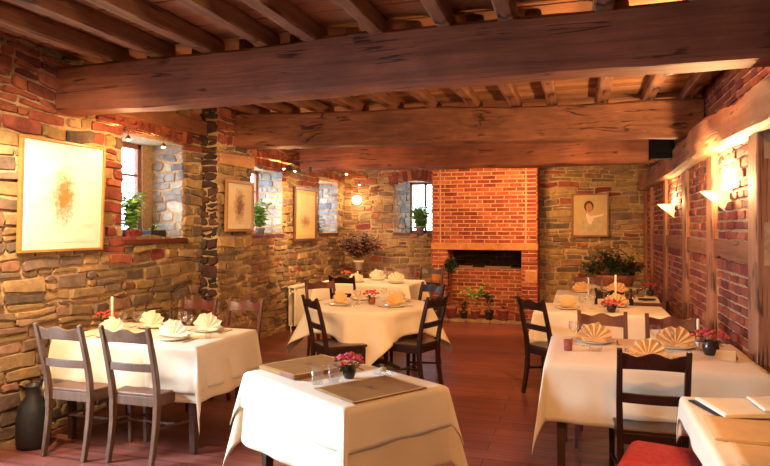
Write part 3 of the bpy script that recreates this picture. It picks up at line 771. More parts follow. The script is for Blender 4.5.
set_table(.19, 6.62, 1.22, .72, 0, .30, .36, 'middle right table', 4, False, tip=.24)
set_table(.16, 8.16, .86, .66, 0, .30, .36, 'farthest right table below the portrait', 5, False, tip=.24)
set_table(-3.05, 9.0, 1.42, .94, 0, .30, .36, 'long table at the back left by the radiator', 6, False, tip=.24)
set_table(.82, 2.84, .68, .90, 0, .30, .36, 'paper-covered table at the bottom right corner', 7, False, tip=.1, flare=.04, drops=(.11, .03, .11, .2), inset=.14)
# round table
RX, RY, RR = -2.17, 6.36, .64
t = thing('round_table', 'round pedestal table standing under the long pointed cloth', 'table', (RX, RY, 0))
m = MB(); m.lathe([(0, .72), (RR - .01, .72), (RR - .005, .735), (RR - .01, .75), (0, .75)], 48); m.build('tabletop', 'table_wood', t)
m = MB(); m.lathe([(0, .06), (.05, .07), (.045, .2), (.06, .4), (.045, .62), (.12, .72), (0, .72)], 20); m.build('pedestal', 'table_wood', t)
for k in range(4):
    a = pi / 4 + k * pi / 2; m = MB(); m.tube([(.04 * cos(a), .04 * sin(a), .15), (.2 * cos(a), .2 * sin(a), .10), (.36 * cos(a), .36 * sin(a), .022)], [.032, .028, .02], 8); m.build('foot', 'table_wood', t)
m = MB(); Hs = .90
def rc(a, b):
    u = (a - .5) * 2 * Hs; v = (b - .5) * 2 * Hs; r = hypot(u, v); th = atan2(v, u)
    if r <= RR + .012: return (u, v, 0)
    s = r - RR - .012; c4 = .5 - .5 * cos(4 * th)      # 1 on the diagonals
    out = RR + .012 + .008 + s * (.10 + .26 * c4 ** 2) + .035 * s / .3 * sin(11 * th + 1) * min(1, s / .1)
    k = 1 - .10 * c4
    return (out * cos(th), out * sin(th), -s * .95 * k)
m.grid(rc, 90, 90); tag(m.build('tablecloth', 'cloth', loc=(RX, RY, .7565), rz=radians(-28), solid=.003), 'white cloth falling in long points around the round table', 'tablecloth')

# ------------------------------------------------------------------ tableware
PLATES = {}
def plate(x, y, label, g, z=ZT, r=.125):
    m = MB(); m.lathe([(0, .004), (r * .62, .004), (r * .95, .018), (r, .021), (r * .97, .017), (r * .64, .0), (0, 0)], 32)
    return tag(m.build('dinner_plate', 'china', loc=(x, y, z + .001)), label, 'plate', g)
def fan(x, y, az, label, g, mat='napkin', z=None, R=.125, on_plate=True, pl=7):
    """pleated standing fan napkin"""
    z = (ZT + .006 if on_plate else ZT + .001) if z is None else z
    m = MB(); n = pl * 2; vs = []
    for i in range(n + 1):
        a = radians(8 + 164 * i / n); zz = .011 if i % 2 else -.011
        for j in range(6):
            r = R * (.10 + .90 * j / 5) * (1 - .05 * (i % 2)) * (1 + .06 * sin(i * 1.7 + x * 9)); k = j / 5
            vs.append((r * cos(a) * 1.02, zz * (.25 + k) + .010 * sin(a) * k, .012 + r * sin(a)))
    fs = [(i * 6 + j, i * 6 + j + 1, i * 6 + 7 + j, i * 6 + 6 + j) for i in range(n) for j in range(5)]
    m.add(vs, fs); 
    # folded foot that props the fan
    m.grid(lambda u, v: ((u - .5) * R * (1.5 - .3 * v), -.02 + .055 * v + .006 * sin(u * 9), .004 + .030 * (1 - v) ** 2 + .004 * sin(u * 12) ** 2), 14, 6)
    o = m.build('napkin', mat, loc=(x, y, z), rz=radians(az), solid=.0035)
    return tag(o, label, 'napkin', g)
def glass(x, y, label, g, z=ZT, h=.165, r=.036):
    m = MB(); m.lathe([(0, .0), (.032, .001), (.030, .004), (.006, .010), (.004, .03), (.004, h * .48), (.010, h * .52), (r * .9, h * .68), (r, h * .82), (r * .86, h), (r * .83, h), (r * .96, h * .82), (r * .85, h * .69), (.006, h * .545), (0, h * .54)], 20)
    return tag(m.build('wine_glass', 'glass', loc=(x, y, z + .001)), label, 'glass', g)
def tumbler(x, y, label, g, z=ZT, h=.09, r=.036):
    m = MB(); m.lathe([(0, 0), (r * .86, 0), (r * .9, .004), (r, h), (r * .95, h), (r * .84, .012), (0, .012)], 22)
    return tag(m.build('tumbler', 'glass', loc=(x, y, z + .001)), label, 'glass', g)
def candle(x, y, label, z=ZT, h=.17, holder='china'):
    t = thing('candlestick', label, 'candle', (x, y, z + .001))
    m = MB(); m.lathe([(0, 0), (.038, 0), (.036, .008), (.012, .014), (.010, .03), (.018, .04), (.016, .052), (.010, .05), (0, .05)], 18); m.build('holder', holder, t)
    m = MB(); m.lathe([(0, .045), (.0105, .045), (.0095, .05 + h), (.003, .054 + h), (0, .054 + h)], 12); m.build('candle', 'wax', t)
    m = MB(); m.tube([(0, 0, .052 + h), (.001, 0, .064 + h)], .0012, 5); m.build('wick', 'black_iron', t)
    return t
def cutlery(x, y, az, label, g, kind='knife', z=ZT):
    m = MB(); L = .2
    if kind == 'knife': m.add([(-.008, -L/2, 0), (.008, -L/2, 0), (.006, 0, 0), (.009, .01, 0), (.007, L/2, 0), (-.006, L/2 - .03, 0), (-.006, 0, 0)], [(0, 1, 2, 3, 4, 5, 6)])
    else:
        m.add([(-.007, -L/2, 0), (.007, -L/2, 0), (.003, .03, 0), (-.003, .03, 0)], [(0, 1, 2, 3)])
        m.add([(-.003, .03, 0), (.003, .03, 0), (.012, .05, .002), (-.012, .05, .002)], [(0, 1, 2, 3)])
        for k in range(4): xx = -.0105 + k * .007; m.add([(xx - .0018, .05, .002), (xx + .0018, .05, .002), (xx + .0018, L/2, .004), (xx - .0018, L/2, .004)], [(0, 1, 2, 3)])
    return tag(m.build(kind, 'steel', loc=(x, y, z + .003), rz=radians(az), solid=.0025), label, 'cutlery', g)
def posy(x, y, label, z=ZT, pot='dark_pot', petal='pink', r=.04, n=12, spread=.075, h=.11, leaf='leaf_dark', cat='flowers'):
    t = thing('flower_pot', label, cat, (x, y, z + .001)); rnd = random.Random(int(x * 1000 + y * 777))
    m = MB(); m.lathe([(0, 0), (r * .7, 0), (r, r * .7), (r * 1.0, r * 1.2), (r * .8, r * 1.7), (r * .85, r * 1.8), (r * .72, r * 1.75), (0, r * 1.5)], 20); m.build('pot', pot, t)
    m = MB()
    for k in range(26):
        a = rnd.uniform(0, 2 * pi); q = rnd.uniform(.3, 1) * spread; zz = h * rnd.uniform(.55, .95); c = Vector((q * cos(a), q * sin(a), zz)); L = rnd.uniform(.02, .04)
        d1 = Vector((cos(a), sin(a), rnd.uniform(-.4, .5))).normalized(); sd = Vector((-sin(a), cos(a), 0)) * L * .4
        m.add([c - d1 * L * .6, c + sd, c + d1 * L, c - sd + Vector((0, 0, .004))], [(0, 1, 2, 3)])
        if k % 3 == 0: m.tube([(0, 0, r * 1.5), tuple(c)], .0014, 4)
    m.build('foliage', leaf, t)
    for k in range(n):
        a = k * 2.4; q = spread * sqrt((k + .5) / n); zz = h + .035 * (1 - (q / spread) ** 2) + rnd.uniform(-.008, .01)
        m = MB()
        for j in range(5):
            b = j * 2 * pi / 5; m.ball((.009 * cos(b), .009 * sin(b), 0), .010, 6, 4, 0, (1, 1, .7), .2)
        m.ball((0, 0, .006), .009, 6, 4)
        m.build('blossom', petal if k % 3 else ('red_flower' if petal == 'pink' else petal), t, loc=(q * cos(a), q * sin(a), zz), rx=rnd.uniform(-.5, .5), ry=rnd.uniform(-.5, .5))
    return t
def place(x, y, faz, who, napmat='napkin', gl=((-.10, .17), (.0, .19)), knife=True, z=ZT, R=.125, pr=.125, side=1):
    """plate, napkin fan, glasses, knife and fork; faz = direction the diner faces"""
    a = radians(faz - 90)
    def q(dx, dy): return (x + dx * cos(a) - dy * sin(a), y + dx * sin(a) + dy * cos(a))
    plate(x, y, 'white plate under the folded napkin %s' % who, 'dinner plates', z, pr)
    fan(x, y, faz - 90, 'fan napkin standing on the plate %s' % who, 'fan napkins', napmat, z + .006, R)
    for i, (dx, dy) in enumerate(gl):
        gx, gy = q(dx, dy); glass(gx, gy, ('%s wine glass beyond the plate %s' % (('left' if i == 0 else 'right'), who)) if len(gl) > 1 else 'wine glass beyond the plate %s' % who, 'wine glasses', z, .165 if i else .15)
    if knife:
        gx, gy = q(.155, 0); cutlery(gx, gy, faz - 90, 'knife beside the plate %s' % who, 'knives', 'knife', z)
        gx, gy = q(-.155, 0); cutlery(gx, gy, faz - 90, 'fork beside the plate %s' % who, 'forks', 'fork', z)
# left table
place(-3.36, 3.84, 90, 'on the left table behind the leftmost chair back', 'napkin_cream', ((-.08, .2),))
place(-2.84, 3.86, 90, 'at the near right corner of the left table', 'napkin_cream', (), R=.13)
place(-3.34, 4.27, 270, 'beside the candle on the left table', 'napkin_cream', ((.0, .18),))
place(-2.80, 4.25, 270, 'at the far right corner of the left table', 'napkin_cream', ((.06, .17), (.15, .12)), R=.13)
posy(-3.66, 4.12, 'posy of red and pink flowers on the left table near the stone wall', r=.035, n=14, petal='red_flower', spread=.09, h=.10)
candle(-3.52, 4.02, 'tall cream candle standing on the left table beside the red posy', h=.22)
tumbler(-2.62, 3.98, 'small pale votive glass at the right edge of the left table', 'small glasses', h=.05, r=.026)
# round table
place(RX - .27, RY - .20, 57, 'on the left front of the round table', 'napkin', ((.09, .17),), knife=True, z=.7585, R=.14)
place(RX + .33, RY - .14, 150, 'on the right front of the round table', 'napkin', ((.10, .16),), z=.7585, R=.13)
place(RX - .22, RY + .32, 300, 'on the left rear of the round table', 'napkin_cream', (), False, z=.7585)
place(RX + .25, RY + .30, 235, 'on the right rear of the round table', 'napkin_cream', ((.08, .16),), False, z=.7585)
posy(RX + .03, RY - .03, 'pink posy in a small terracotta pot on the round table', z=.7585, pot='terracotta', spread=.085, r=.04, n=14)
candle(RX - .13, RY + .02, 'short cream candle on the round table left of the pink posy', z=.7585, h=.10)
# long back table
place(-3.20, 8.74, 90, 'at the near left of the long back table', 'napkin_cream', (), False)
place(-2.58, 8.76, 90, 'at the near right of the long back table', 'napkin_cream', ((-.16, .05), (-.25, .1)), False, R=.15)
place(-3.02, 9.24, 270, 'on the far side of the long back table', 'napkin_cream', ((.12, .05), (-.14, .05)), False, R=.15)
posy(-3.48, 9.02, 'faded red posy on the left part of the long back table', petal='red_flower', spread=.09, n=12)
candle(-3.30, 9.08, 'stubby cream candle on the long back table beside the faded posy', h=.09)
# large right table
place(.10, 4.66, 270, 'on the far left of the large right table', 'napkin', ((.06, .17), (.14, .14)), R=.125, pr=.13)
place(.62, 4.62, 270, 'on the large right table near the potted flowers', 'napkin', ((.06, .17), (.14, .12)), R=.13, pr=.13)
place(.40, 4.16, 90, 'behind the walnut chair back on the large table', 'napkin', (), True, R=.11)
posy(.80, 4.42, 'red and pink flowers in a dark round pot on the large right table', r=.05, n=18, spread=.11, h=.12)
candle(.76, 4.62, 'cream candle standing on the large right table behind the flowers', h=.15)
m = MB(); m.add([(-.06, -.035, 0), (.06, -.035, 0), (.055, 0, .055), (-.055, 0, .055), (-.06, .035, 0), (.06, .035, 0)], [(0, 1, 2, 3), (3, 2, 5, 4)]); tag(m.build('place_card', 'kraft', loc=(.86, 4.27, ZT + .003), rz=radians(-25), solid=.002), 'folded tan card standing below the flowers on the large right table', 'card')
m = MB(); m.lathe([(0, 0), (.026, 0), (.03, .07), (.027, .07), (.024, .006), (0, .006)], 18); tag(m.build('votive_holder', 'terra_pink', loc=(-.075, 4.30, ZT + .001)), 'small pinkish candle cup at the left edge of the large right table', 'cup')
tumbler(.10, 4.34, 'low glass dish in front of the far left plate on the large right table', 'small glasses', h=.03, r=.045)
for i, xx in enumerate((.262, .300)):
    s_ = thing('shaker', ['salt shaker beside the top of the walnut chair, left one', 'pepper shaker beside the top of the walnut chair, right one'][i], 'shaker', (xx - .02, 4.18 + i * .02, ZT + .001))
    m = MB(); m.lathe([(0, 0), (.014, 0), (.013, .032), (0, .032)], 14); m.build('body', 'glass', s_); m = MB(); m.lathe([(.0135, .032), (.014, .044), (.007, .05), (0, .05)], 14); m.build('cap', 'steel', s_)
# middle right table
place(-.12, 6.50, 45, 'on the left end of the middle right table', 'napkin', ((.2, .0),), False, R=.13)
place(.36, 6.84, 270, 'on the far side of the middle right table', 'napkin', ((.10, .08), (-.1, .1)), False)
posy(.29, 6.36, 'low pink posy in a dark bowl on the middle right table', r=.045, n=16, spread=.11, h=.08)
candle(.335, 6.50, 'tall white candle on the middle right table beside the low posy', h=.30)
glass(.12, 6.55, 'wine glass between the napkin and the posy on the middle right table', 'wine glasses')
# farthest right table
place(.02, 8.24, 270, 'on the left of the farthest right table', 'napkin', ((-.12, -.04), (.12, .0)), False, R=.12)
place(.44, 8.20, 270, 'on the right of the farthest right table', 'napkin', (), False, R=.13)
candle(.10, 8.05, 'cream candle on the farthest right table', h=.15)
# small side table by the brick wall with bucket and flowers
t = thing('side_table', 'small round stand by the brick wall under a fallen cloth corner', 'table', (.78, 6.98 + 1.35, 0))
m = MB(); m.lathe([(0, .70), (.17, .70), (.17, .72), (0, .72)], 24); m.build('tabletop', 'table_wood', t)
m = MB(); m.lathe([(0, 0), (.12, 0), (.10, .02), (.025, .04), (.02, .5), (.04, .70), (0, .70)], 16); m.build('pedestal', 'table_wood', t)
cloth(.78, 8.33, .25, .25, 0, .17, .727, 'cloth', 'small square cloth on the round stand by the brick wall', 71, tip=.3)
m = MB(); m.lathe([(0, 0), (.04, 0), (.055, .1), (.06, .105), (.051, .1), (.037, .008), (0, .008)], 20); tag(m.build('metal_bucket', 'steel', loc=(.72, 8.28, .7295)), 'small silver bucket beside pink flowers near the brick wall', 'bucket')
posy(.84, 8.40, 'bright pink flowers near the brick wall, behind the panel-backed chair', z=.7295, n=12, spread=.09, h=.12)

# centre foreground table: menus, tumblers, posy, cube
a = radians(-32.5)
def q2(dx, dy): return (-1.235 + dx * cos(a) - dy * sin(a), 3.14 + dx * sin(a) + dy * cos(a))
def menu(loc, rz, label, thick, W=.42, D=.31, n=1):
    t = thing('menu_folder', label, 'menu', (*loc, ZT + .002), rz)
    m = MB(); m.box(-W/2, W/2, -D/2, D/2, 0, thick); m.build('cover', 'menu', t, bevel=.002)
    m = MB(); e = .012
    for (p, q, r, s) in ((-W/2+.005, W/2-.005, -D/2+.005, -D/2+.005+e), (-W/2+.005, W/2-.005, D/2-.005-e, D/2-.005), (-W/2+.005, -W/2+.005+e, -D/2+.005, D/2-.005), (W/2-.005-e, W/2-.005, -D/2+.005, D/2-.005)): m.box(p, q, r, s, thick - .0005, thick + .0008)
    m.build('border', 'menu_gold', t)
    m = MB()   # printed oval emblem with a small mark
    m.lathe([(.034, 0), (.040, 0)], 28); 
    vs = [(x * 1.0, y * .62, thick + .0012) for x, y, z in m.v]; m.v = vs
    for k in range(3): m.box(-.022 + k * .016, -.014 + k * .016, -.010, .012 - k * .004, thick + .0008, thick + .0014)
    m.build('emblem', 'menu_ink', t)
    if n > 1:
        m = MB(); m.box(W/2 - .14, W/2 - .005, -D/2 - .002, -D/2 + .0015, .003, thick - .003); m.build('spine', 'menu_spine', t)
    return t
menu(q2(-.30, -.01), a + radians(2), 'thick tan menu folder with a maroon edge, on the left of the small central table', .024, .36, .45, 2)
menu(q2(.285, -.025), a + radians(-2), 'thin tan menu folder with an oval emblem on the small central table', .006, .345, .455)
tumbler(*q2(.02, -.17), 'faceted water tumbler on the central table, nearer us of the two', 'small glasses', h=.095, r=.035)
tumbler(*q2(.045, -.08), 'faceted water tumbler on the central table, beside the dark flower pot', 'small glasses', h=.095, r=.035)
posy(*q2(.03, .03), 'pink flowers in a dark maroon pot on the small central table', r=.036, n=16, spread=.085, h=.09, pot='dark_pot')
tt = thing('tealight_holder', 'square glass tealight block behind the thin menu on the central table', 'candle', (*q2(.09, .22), ZT + .001), a)
m = MB(); m.box(-.05, .05, -.03, .03, 0, .05); m.build('block', 'pane', tt)
m = MB(); m.lathe([(0, .02), (.018, .02), (.018, .04), (0, .04)], 14); m.build('tealight', 'kraft', tt)

# papers on the bottom-right table
def sheet(name, mat, x, y, W, D, rz, z, th, label, cat, curl=.0, g=None):
    m = MB(); m.grid(lambda u, v: ((u - .5) * W, (v - .5) * D, th + curl * (sin(u * 5 + v * 3) * .5 + .5) * (.3 + u)), 16, 12)
    n0 = len(m.v); m.grid(lambda u, v: ((u - .5) * W, (1 - v - .5) * D, 0), 16, 12)
    rim_t = [i for i in range(17)] + [17 * j + 16 for j in range(1, 13)] + [17 * 12 + i for i in range(15, -1, -1)] + [17 * j for j in range(11, 0, -1)]
    def bot(i): r, c = divmod(i, 17); return n0 + (12 - r) * 17 + c
    for k in range(len(rim_t)):
        p, q = rim_t[k], rim_t[(k + 1) % len(rim_t)]; m.f.append((q, p, bot(p), bot(q))); m.m.append(0); m.c.append(None); m.sm.append(False)
    return tag(m.build(name, mat, loc=(x, y, z), rz=radians(rz)), label, cat, g)
z = ZT + .003
sheet('black_folder', 'black_card', .69, 3.13, .34, .27, 19, z, .006, 'black-edged folder under the newspapers on the bottom right table', 'folder')
sheet('newspaper', 'paper', .735, 3.12, .38, .28, 15, z + .008, .010, 'creased white newspaper lying over the black folder', 'newspaper', .008)
sheet('newspaper', 'paper', .86, 3.12, .24, .22, 5, z + .030, .006, 'small folded newspaper, topmost of the pile at the right edge', 'newspaper', .008)
sheet('envelope', 'kraft', .75, 2.79, .50, .31, -2, z, .008, 'large smooth tan paper envelope in front of the newspapers', 'envelope', .003)
pm_ = sheet('place_mat', 'kraft', .765, 2.49, .47, .25, -2, z, .005, 'tan printed paper sheet nearest us at the bottom right corner', 'paper', .002)
# ------------------------------------------------------------------ framed pictures
def picture(loc, rz, W, H, fw, fmat, art, label, mount=.07, lean=.03, mountmat='mount', d=.03):
    """hangs with its back towards local +Y, seen from -Y; x across, z up from the centre"""
    t = thing('framed_picture', label, 'picture', loc, rz); t.rotation_euler = (lean, 0, rz)
    m = MB()
    for (p, q, r, s) in ((-W/2, W/2, H/2 - fw, H/2), (-W/2, W/2, -H/2, -H/2 + fw), (-W/2, -W/2 + fw, -H/2 + fw, H/2 - fw), (W/2 - fw, W/2, -H/2 + fw, H/2 - fw)): m.box(p, q, -d, 0, r, s)
    m.build('frame', fmat, t, bevel=.004)
    m = MB(); m.box(-W/2 + fw, W/2 - fw, -.012, -.004, -H/2 + fw, H/2 - fw); m.build('mount', mountmat, t)
    w, h = W/2 - fw - mount, H/2 - fw - mount
    m = MB(); m.box(-w, w, -.0145, -.012, -h, h); m.build('print', art, t)
    return t
M['mount_pale'] = simple('pale_mount', (.90, .85, .74), .8, .02, 10, 0, .2)
M['art1'] = sheet_mat('sepia_tree_print', (.92, .88, .78), (.42, .22, .07), .0, .0, .20, .36, nsc=24)
M['art2'] = sheet_mat('sepia_small_print', (.82, .66, .40), (.26, .12, .04), .0, .0, .18, .30, nsc=22)
M['art3'] = sheet_mat('golden_tall_print', (.80, .56, .20), (.40, .19, .05), .0, -.12, .34, .16, nsc=14)
M['art4'] = simple('portrait_ground', (.50, .36, .17), .6, .10, 6, 0)
# pictures on the left walls face +X: rz = +90deg puts local -Y towards +X
picture((XL + .045, 3.92, 1.83), pi / 2, .84, .87, .022, 'gold_frame', 'art1', 'large pale sepia print of a tree in a thin gilt frame', .05, lean=.035, mountmat='mount_pale')
picture((-3.715, 6.25, 1.83), pi / 2, .60, .58, .035, 'gold_frame', 'art2', 'small gilt-framed print hanging on the projecting stone pier', .05, lean=.02)
picture((XB + .055, 9.30, 1.80), pi / 2, .86, .88, .05, 'brown_frame', 'art3', 'golden print in a dark brown frame between the second and third windows', .06, lean=.02, mountmat='mount_gold')
pt = picture((.165, YB - .05, 1.80), 0, .60, .74, .03, 'red_frame', 'art4', 'portrait of a dark-haired sitter in a red-brown frame on the back wall', .0, lean=.015)
M['skin'] = simple('painted_skin', (.42, .19, .09), .6, .15, 20, 0); M['hair'] = simple('painted_dark_hair', (.05, .028, .016), .6, .2, 20, 0); M['coat'] = simple('painted_tan_coat', (.46, .37, .22), .6, .15, 10, 0); M['shirt'] = simple('painted_white_shirt', (.72, .62, .44), .6, .05, 10, 0)
def flat(name, mat, pts, y): m = MB(); m.add([(x, y, z) for x, z in pts] , [tuple(range(len(pts)))]); m.build(name, mat, pt, solid=.001)
flat('painted_coat', 'coat', [(-.16, -.335), (.19, -.335), (.20, -.12), (.12, -.02), (.02, .02), (-.06, .02), (-.13, -.06)], -.017)
flat('painted_shirt', 'shirt', [(-.05, .04), (.0, -.02), (.14, .0), (.22, .03), (.21, -.01), (.06, -.05), (.02, -.16), (-.03, -.14), (-.07, .0)], -.0185)
flat('painted_hair', 'hair', [(-.02 + .078 * cos(k * pi / 10) , .15 + .095 * sin(k * pi / 10)) for k in range(20)], -.0185)
flat('painted_face', 'skin', [(-.015 + .052 * cos(k * pi / 10), .125 + .078 * sin(k * pi / 10)) for k in range(20)], -.020)

# ------------------------------------------------------------------ plants
def leafy(mb, c, L, w, d, nrm, rnd):
    d = d.normalized(); s = d.cross(nrm).normalized(); b = nrm.normalized()
    p = [c, c + d * L * .35 + s * w / 2 + b * .1 * L, c + d * L - b * L * .15, c + d * L * .35 - s * w / 2 + b * .1 * L, c + d * L * .4]
    mb.add(p, [(0, 1, 4), (0, 4, 3), (1, 2, 4), (4, 2, 3)], 0, None, False)
def plant(loc, label, cat='plant', pot='terracotta', pr=.09, ph=.14, R=.25, Hh=.4, n=120, L=.07, w=.03, leaf='leaf', stems=7, seed=1, box=None, droop=.2, name='potted_plant', low=.1, blossoms=0):
    t = thing(name, label, cat, loc); rnd = random.Random(seed)
    m = MB()
    if box:
        bx, by = box; e = .012
        m.box(-bx * .92, bx * .92, -by * .92, by * .92, 0, .01); m.box(-bx, bx, -by, -by + e, 0, ph); m.box(-bx, bx, by - e, by, 0, ph); m.box(-bx, -bx + e, -by, by, 0, ph); m.box(bx - e, bx, -by, by, 0, ph)
        m.build('pot', pot, t, bevel=.004); m = MB(); m.box(-bx + e, bx - e, -by + e, by - e, .01, ph - .015); m.build('soil', 'soil', t)
    else:
        m.lathe([(0, 0), (pr * .72, 0), (pr * .95, ph * .8), (pr * 1.08, ph * .82), (pr * 1.08, ph), (pr * .92, ph), (pr * .88, ph * .86), (pr * .8, ph * .86)], 22); m.build('pot', pot, t)
        m = MB(); m.lathe([(0, ph * .87), (pr * .86, ph * .87)], 16); m.build('soil', 'soil', t)
    sm = MB(); fo = MB(); bl = MB(); per = max(1, n // stems)
    for k in range(stems):
        a = rnd.uniform(0, 2 * pi); q = R * rnd.uniform(.25, 1); top = Vector((q * cos(a), q * sin(a), ph + Hh * rnd.uniform(.55, 1) * (1 - .3 * (q / R) ** 2)))
        base = Vector((rnd.uniform(-.3, .3) * (box[0] * 2 if box else pr), rnd.uniform(-.3, .3) * pr, ph * .85)); mid = (base * .45 + top * .55); mid.z += .12 * Hh; mid.x *= .8; mid.y *= .8
        pts = [base, base * .6 + mid * .4 + Vector((0, 0, .02)), mid, top]
        sm.tube([tuple(p) for p in pts], [.005, .004, .003, .0015], 5)
        for i in range(per):
            s = rnd.uniform(low, 1); s2 = s * 3; i0 = min(2, int(s2)); p = pts[i0].lerp(pts[i0 + 1], s2 - i0)
            b = rnd.uniform(0, 2 * pi); d = Vector((cos(b), sin(b), rnd.uniform(-droop, .6))); p = p + Vector((rnd.uniform(-1, 1), rnd.uniform(-1, 1), rnd.uniform(-1, 1))) * L * .35
            leafy(fo, p, L * rnd.uniform(.6, 1.2), w * rnd.uniform(.7, 1.2), d, Vector((rnd.uniform(-.5, .5), rnd.uniform(-.5, .5), 1)), rnd)
            if blossoms and rnd.random() < blossoms: bl.ball(tuple(p + d * L), .016, 6, 4, 0, (1, 1, .8), .3)
    sm.build('stem', 'stem', t); fo.build('foliage', leaf, t)
    if blossoms: tag(bl.build('blossoms', 'dry_flower', t), kind='stuff')
    return t
plant((XL - .06, 4.82, W1[2]), 'bright green leafy plant in a red pot on the first window sill', pot='red_pot', pr=.075, ph=.09, R=.18, Hh=.46, n=360, L=.08, w=.06, stems=11, seed=3, box=(.065, .085))
plant((XL - .08, 5.18, W1[2]), 'small seedling in a black trough on the first window sill', pot='black_iron', ph=.08, R=.05, Hh=.10, n=24, L=.05, w=.025, seed=4, box=(.06, .11), stems=4, name='planted_trough')
plant((XB - .12, 8.12, W2[2]), 'spreading green plant on the second window sill', pot='ceramic_white', pr=.07, ph=.10, R=.26, Hh=.42, n=300, L=.12, w=.06, seed=5, stems=11)
plant((-2.87, YB + .13, W4[2]), 'bushy green plant in a pale pot on the back window sill by the chimney', pot='ceramic_white', pr=.09, ph=.13, R=.24, Hh=.40, n=420, L=.13, w=.09, seed=6, stems=12)
plant((XB - .15, 10.35, W3[2]), 'small plant on the sill of the third left window', pot='ceramic_white', pr=.06, ph=.08, R=.10, Hh=.14, n=40, L=.05, w=.03, seed=7, leaf='leaf_dark')
# stand and big dried bouquet in the far left corner
sp = thing('plant_stand', 'dark wooden stand carrying the tall bouquet in the far left corner', 'stand', (-3.78, 10.45, 0))
m = MB(); m.lathe([(0, .80), (.16, .80), (.165, .815), (.16, .83), (0, .83)], 24); m.build('top', 'chair_red', sp)
m = MB(); m.lathe([(0, .03), (.03, .03), (.025, .3), (.04, .5), (.025, .75), (.06, .80), (0, .80)], 16); m.build('column', 'chair_red', sp)
for k in range(3):
    a_ = k * 2 * pi / 3 + .3; m = MB(); m.tube([(.02 * cos(a_), .02 * sin(a_), .12), (.12 * cos(a_), .12 * sin(a_), .07), (.2 * cos(a_), .2 * sin(a_), .014)], .014, 7); m.build('foot', 'chair_red', sp)
plant((-3.78, 10.45, .831), 'wide bouquet of dried mauve flowers in the far left corner', cat='flowers', pot='ceramic_white', pr=.09, ph=.17, R=.44, Hh=.50, n=900, L=.10, w=.06, leaf='leaf_brown', stems=34, seed=8, name='dried_bouquet', low=.4, blossoms=.5)
# big dark plant in an oval trough at the far right
bn = thing('wooden_bench', 'low pale bench carrying the terracotta trough below the portrait', 'bench', (.58, 10.0, 0))
m = MB(); m.box(-.45, .38, -.2, .2, .66, .70); m.build('top', 'ceramic_white', bn, bevel=.004)
for sx in (-.38, .32):
    m = MB(); m.box(sx - .03, sx + .03, -.17, .17, 0, .66); m.build('leg', 'ceramic_white', bn, bevel=.004)
tp = thing('plant_basket', 'dark spreading shrub in a wide terracotta trough with a hoop handle, below the portrait', 'plant', (.50, 10.0, .70)); rnd = random.Random(4)
m = MB(); m.lathe([(0, 0), (.25, 0), (.285, .12), (.295, .13), (.295, .17), (.27, .17), (.26, .13), (0, .125)], 32); m.v = [(x, y * .6, z) for x, y, z in m.v]; m.build('pot', 'terracotta', tp)
m = MB(); m.tube([(.27 * cos(k * pi / 14), 0, .15 + .42 * sin(k * pi / 14)) for k in range(15)], .010, 7); m.build('handle', 'chair_brown', tp)
fo = MB(); sm = MB()
for k in range(64):
    a_ = rnd.uniform(0, 2 * pi); q = .40 * sqrt(rnd.random()); top = Vector((q * cos(a_) * 1.15 - .05, q * sin(a_) * .8, .22 + .34 * (1 - (q / .42) ** 2) * rnd.uniform(.6, 1.2))); base = Vector((top.x * .35, top.y * .3, .13))
    sm.tube([tuple(base), tuple(base.lerp(top, .5) + Vector((0, 0, .04))), tuple(top)], .003, 4)
    for i in range(15):
        p = base.lerp(top, rnd.uniform(.4, 1)) + Vector([rnd.uniform(-.05, .05) for _ in range(3)]); b = rnd.uniform(0, 6.28)
        leafy(fo, p, rnd.uniform(.05, .10), .045, Vector((cos(b), sin(b), rnd.uniform(-.4, .5))), Vector((rnd.uniform(-.5, .5), rnd.uniform(-.5, .5), 1)), rnd)
sm.build('stem', 'stem', tp); fo.build('foliage', 'leaf_dark', tp)
# pots along the hearth
def hp(px, y, **k): plant((px, y, .046), **k)
tpy = thing('topiary', 'clipped ball tree on a bare stem in a pinkish pot, left on the hearth', 'plant', (-2.10, CY - .14, .046)); rnd = random.Random(14)
m = MB(); m.lathe([(0, 0), (.075, 0), (.105, .16), (.112, .165), (.112, .20), (.095, .20), (.09, .17), (0, .165)], 22); m.build('pot', 'terra_pink', tpy)
m = MB(); m.tube([(0, 0, .15), (.01, 0, .45), (0, 0, .82)], .010, 7); m.build('stem', 'chair_brown', tpy)
fo = MB()
for k in range(330):
    d = Vector((rnd.gauss(0, 1), rnd.gauss(0, 1), rnd.gauss(0, 1))).normalized(); leafy(fo, Vector((0, 0, .90)) + d * rnd.uniform(.03, .11), .05, .03, d + Vector([rnd.uniform(-.6, .6) for _ in range(3)]), Vector((rnd.uniform(-1, 1), rnd.uniform(-1, 1), .6)), rnd)
fo.build('foliage', 'leaf_dark', tpy)
hy = CY - .16
hp(-1.88, hy, label='drooping dark plant in a low dark pot, second from the left on the hearth', pot='dark_pot', pr=.07, ph=.12, R=.09, Hh=.26, n=60, L=.08, w=.04, leaf='leaf_dark', seed=21)
hp(-1.68, hy, label='tall thin plant with few green leaves at the middle of the hearth', pot='terra_pink', pr=.085, ph=.16, R=.24, Hh=.55, n=50, L=.13, w=.09, seed=22, stems=7, low=.5)
hp(-1.45, hy, label='leggy dark-potted plant on the hearth, right of the tall thin plant', pot='dark_pot', pr=.075, ph=.15, R=.16, Hh=.42, n=50, L=.11, w=.07, leaf='leaf_dark', seed=23, stems=6, low=.4)
hp(-1.22, hy, label='short plant in a broad pinkish pot, second from the right on the hearth', pot='terra_pink', pr=.10, ph=.19, R=.08, Hh=.14, n=20, L=.07, w=.03, leaf='leaf_dark', seed=24, stems=4)
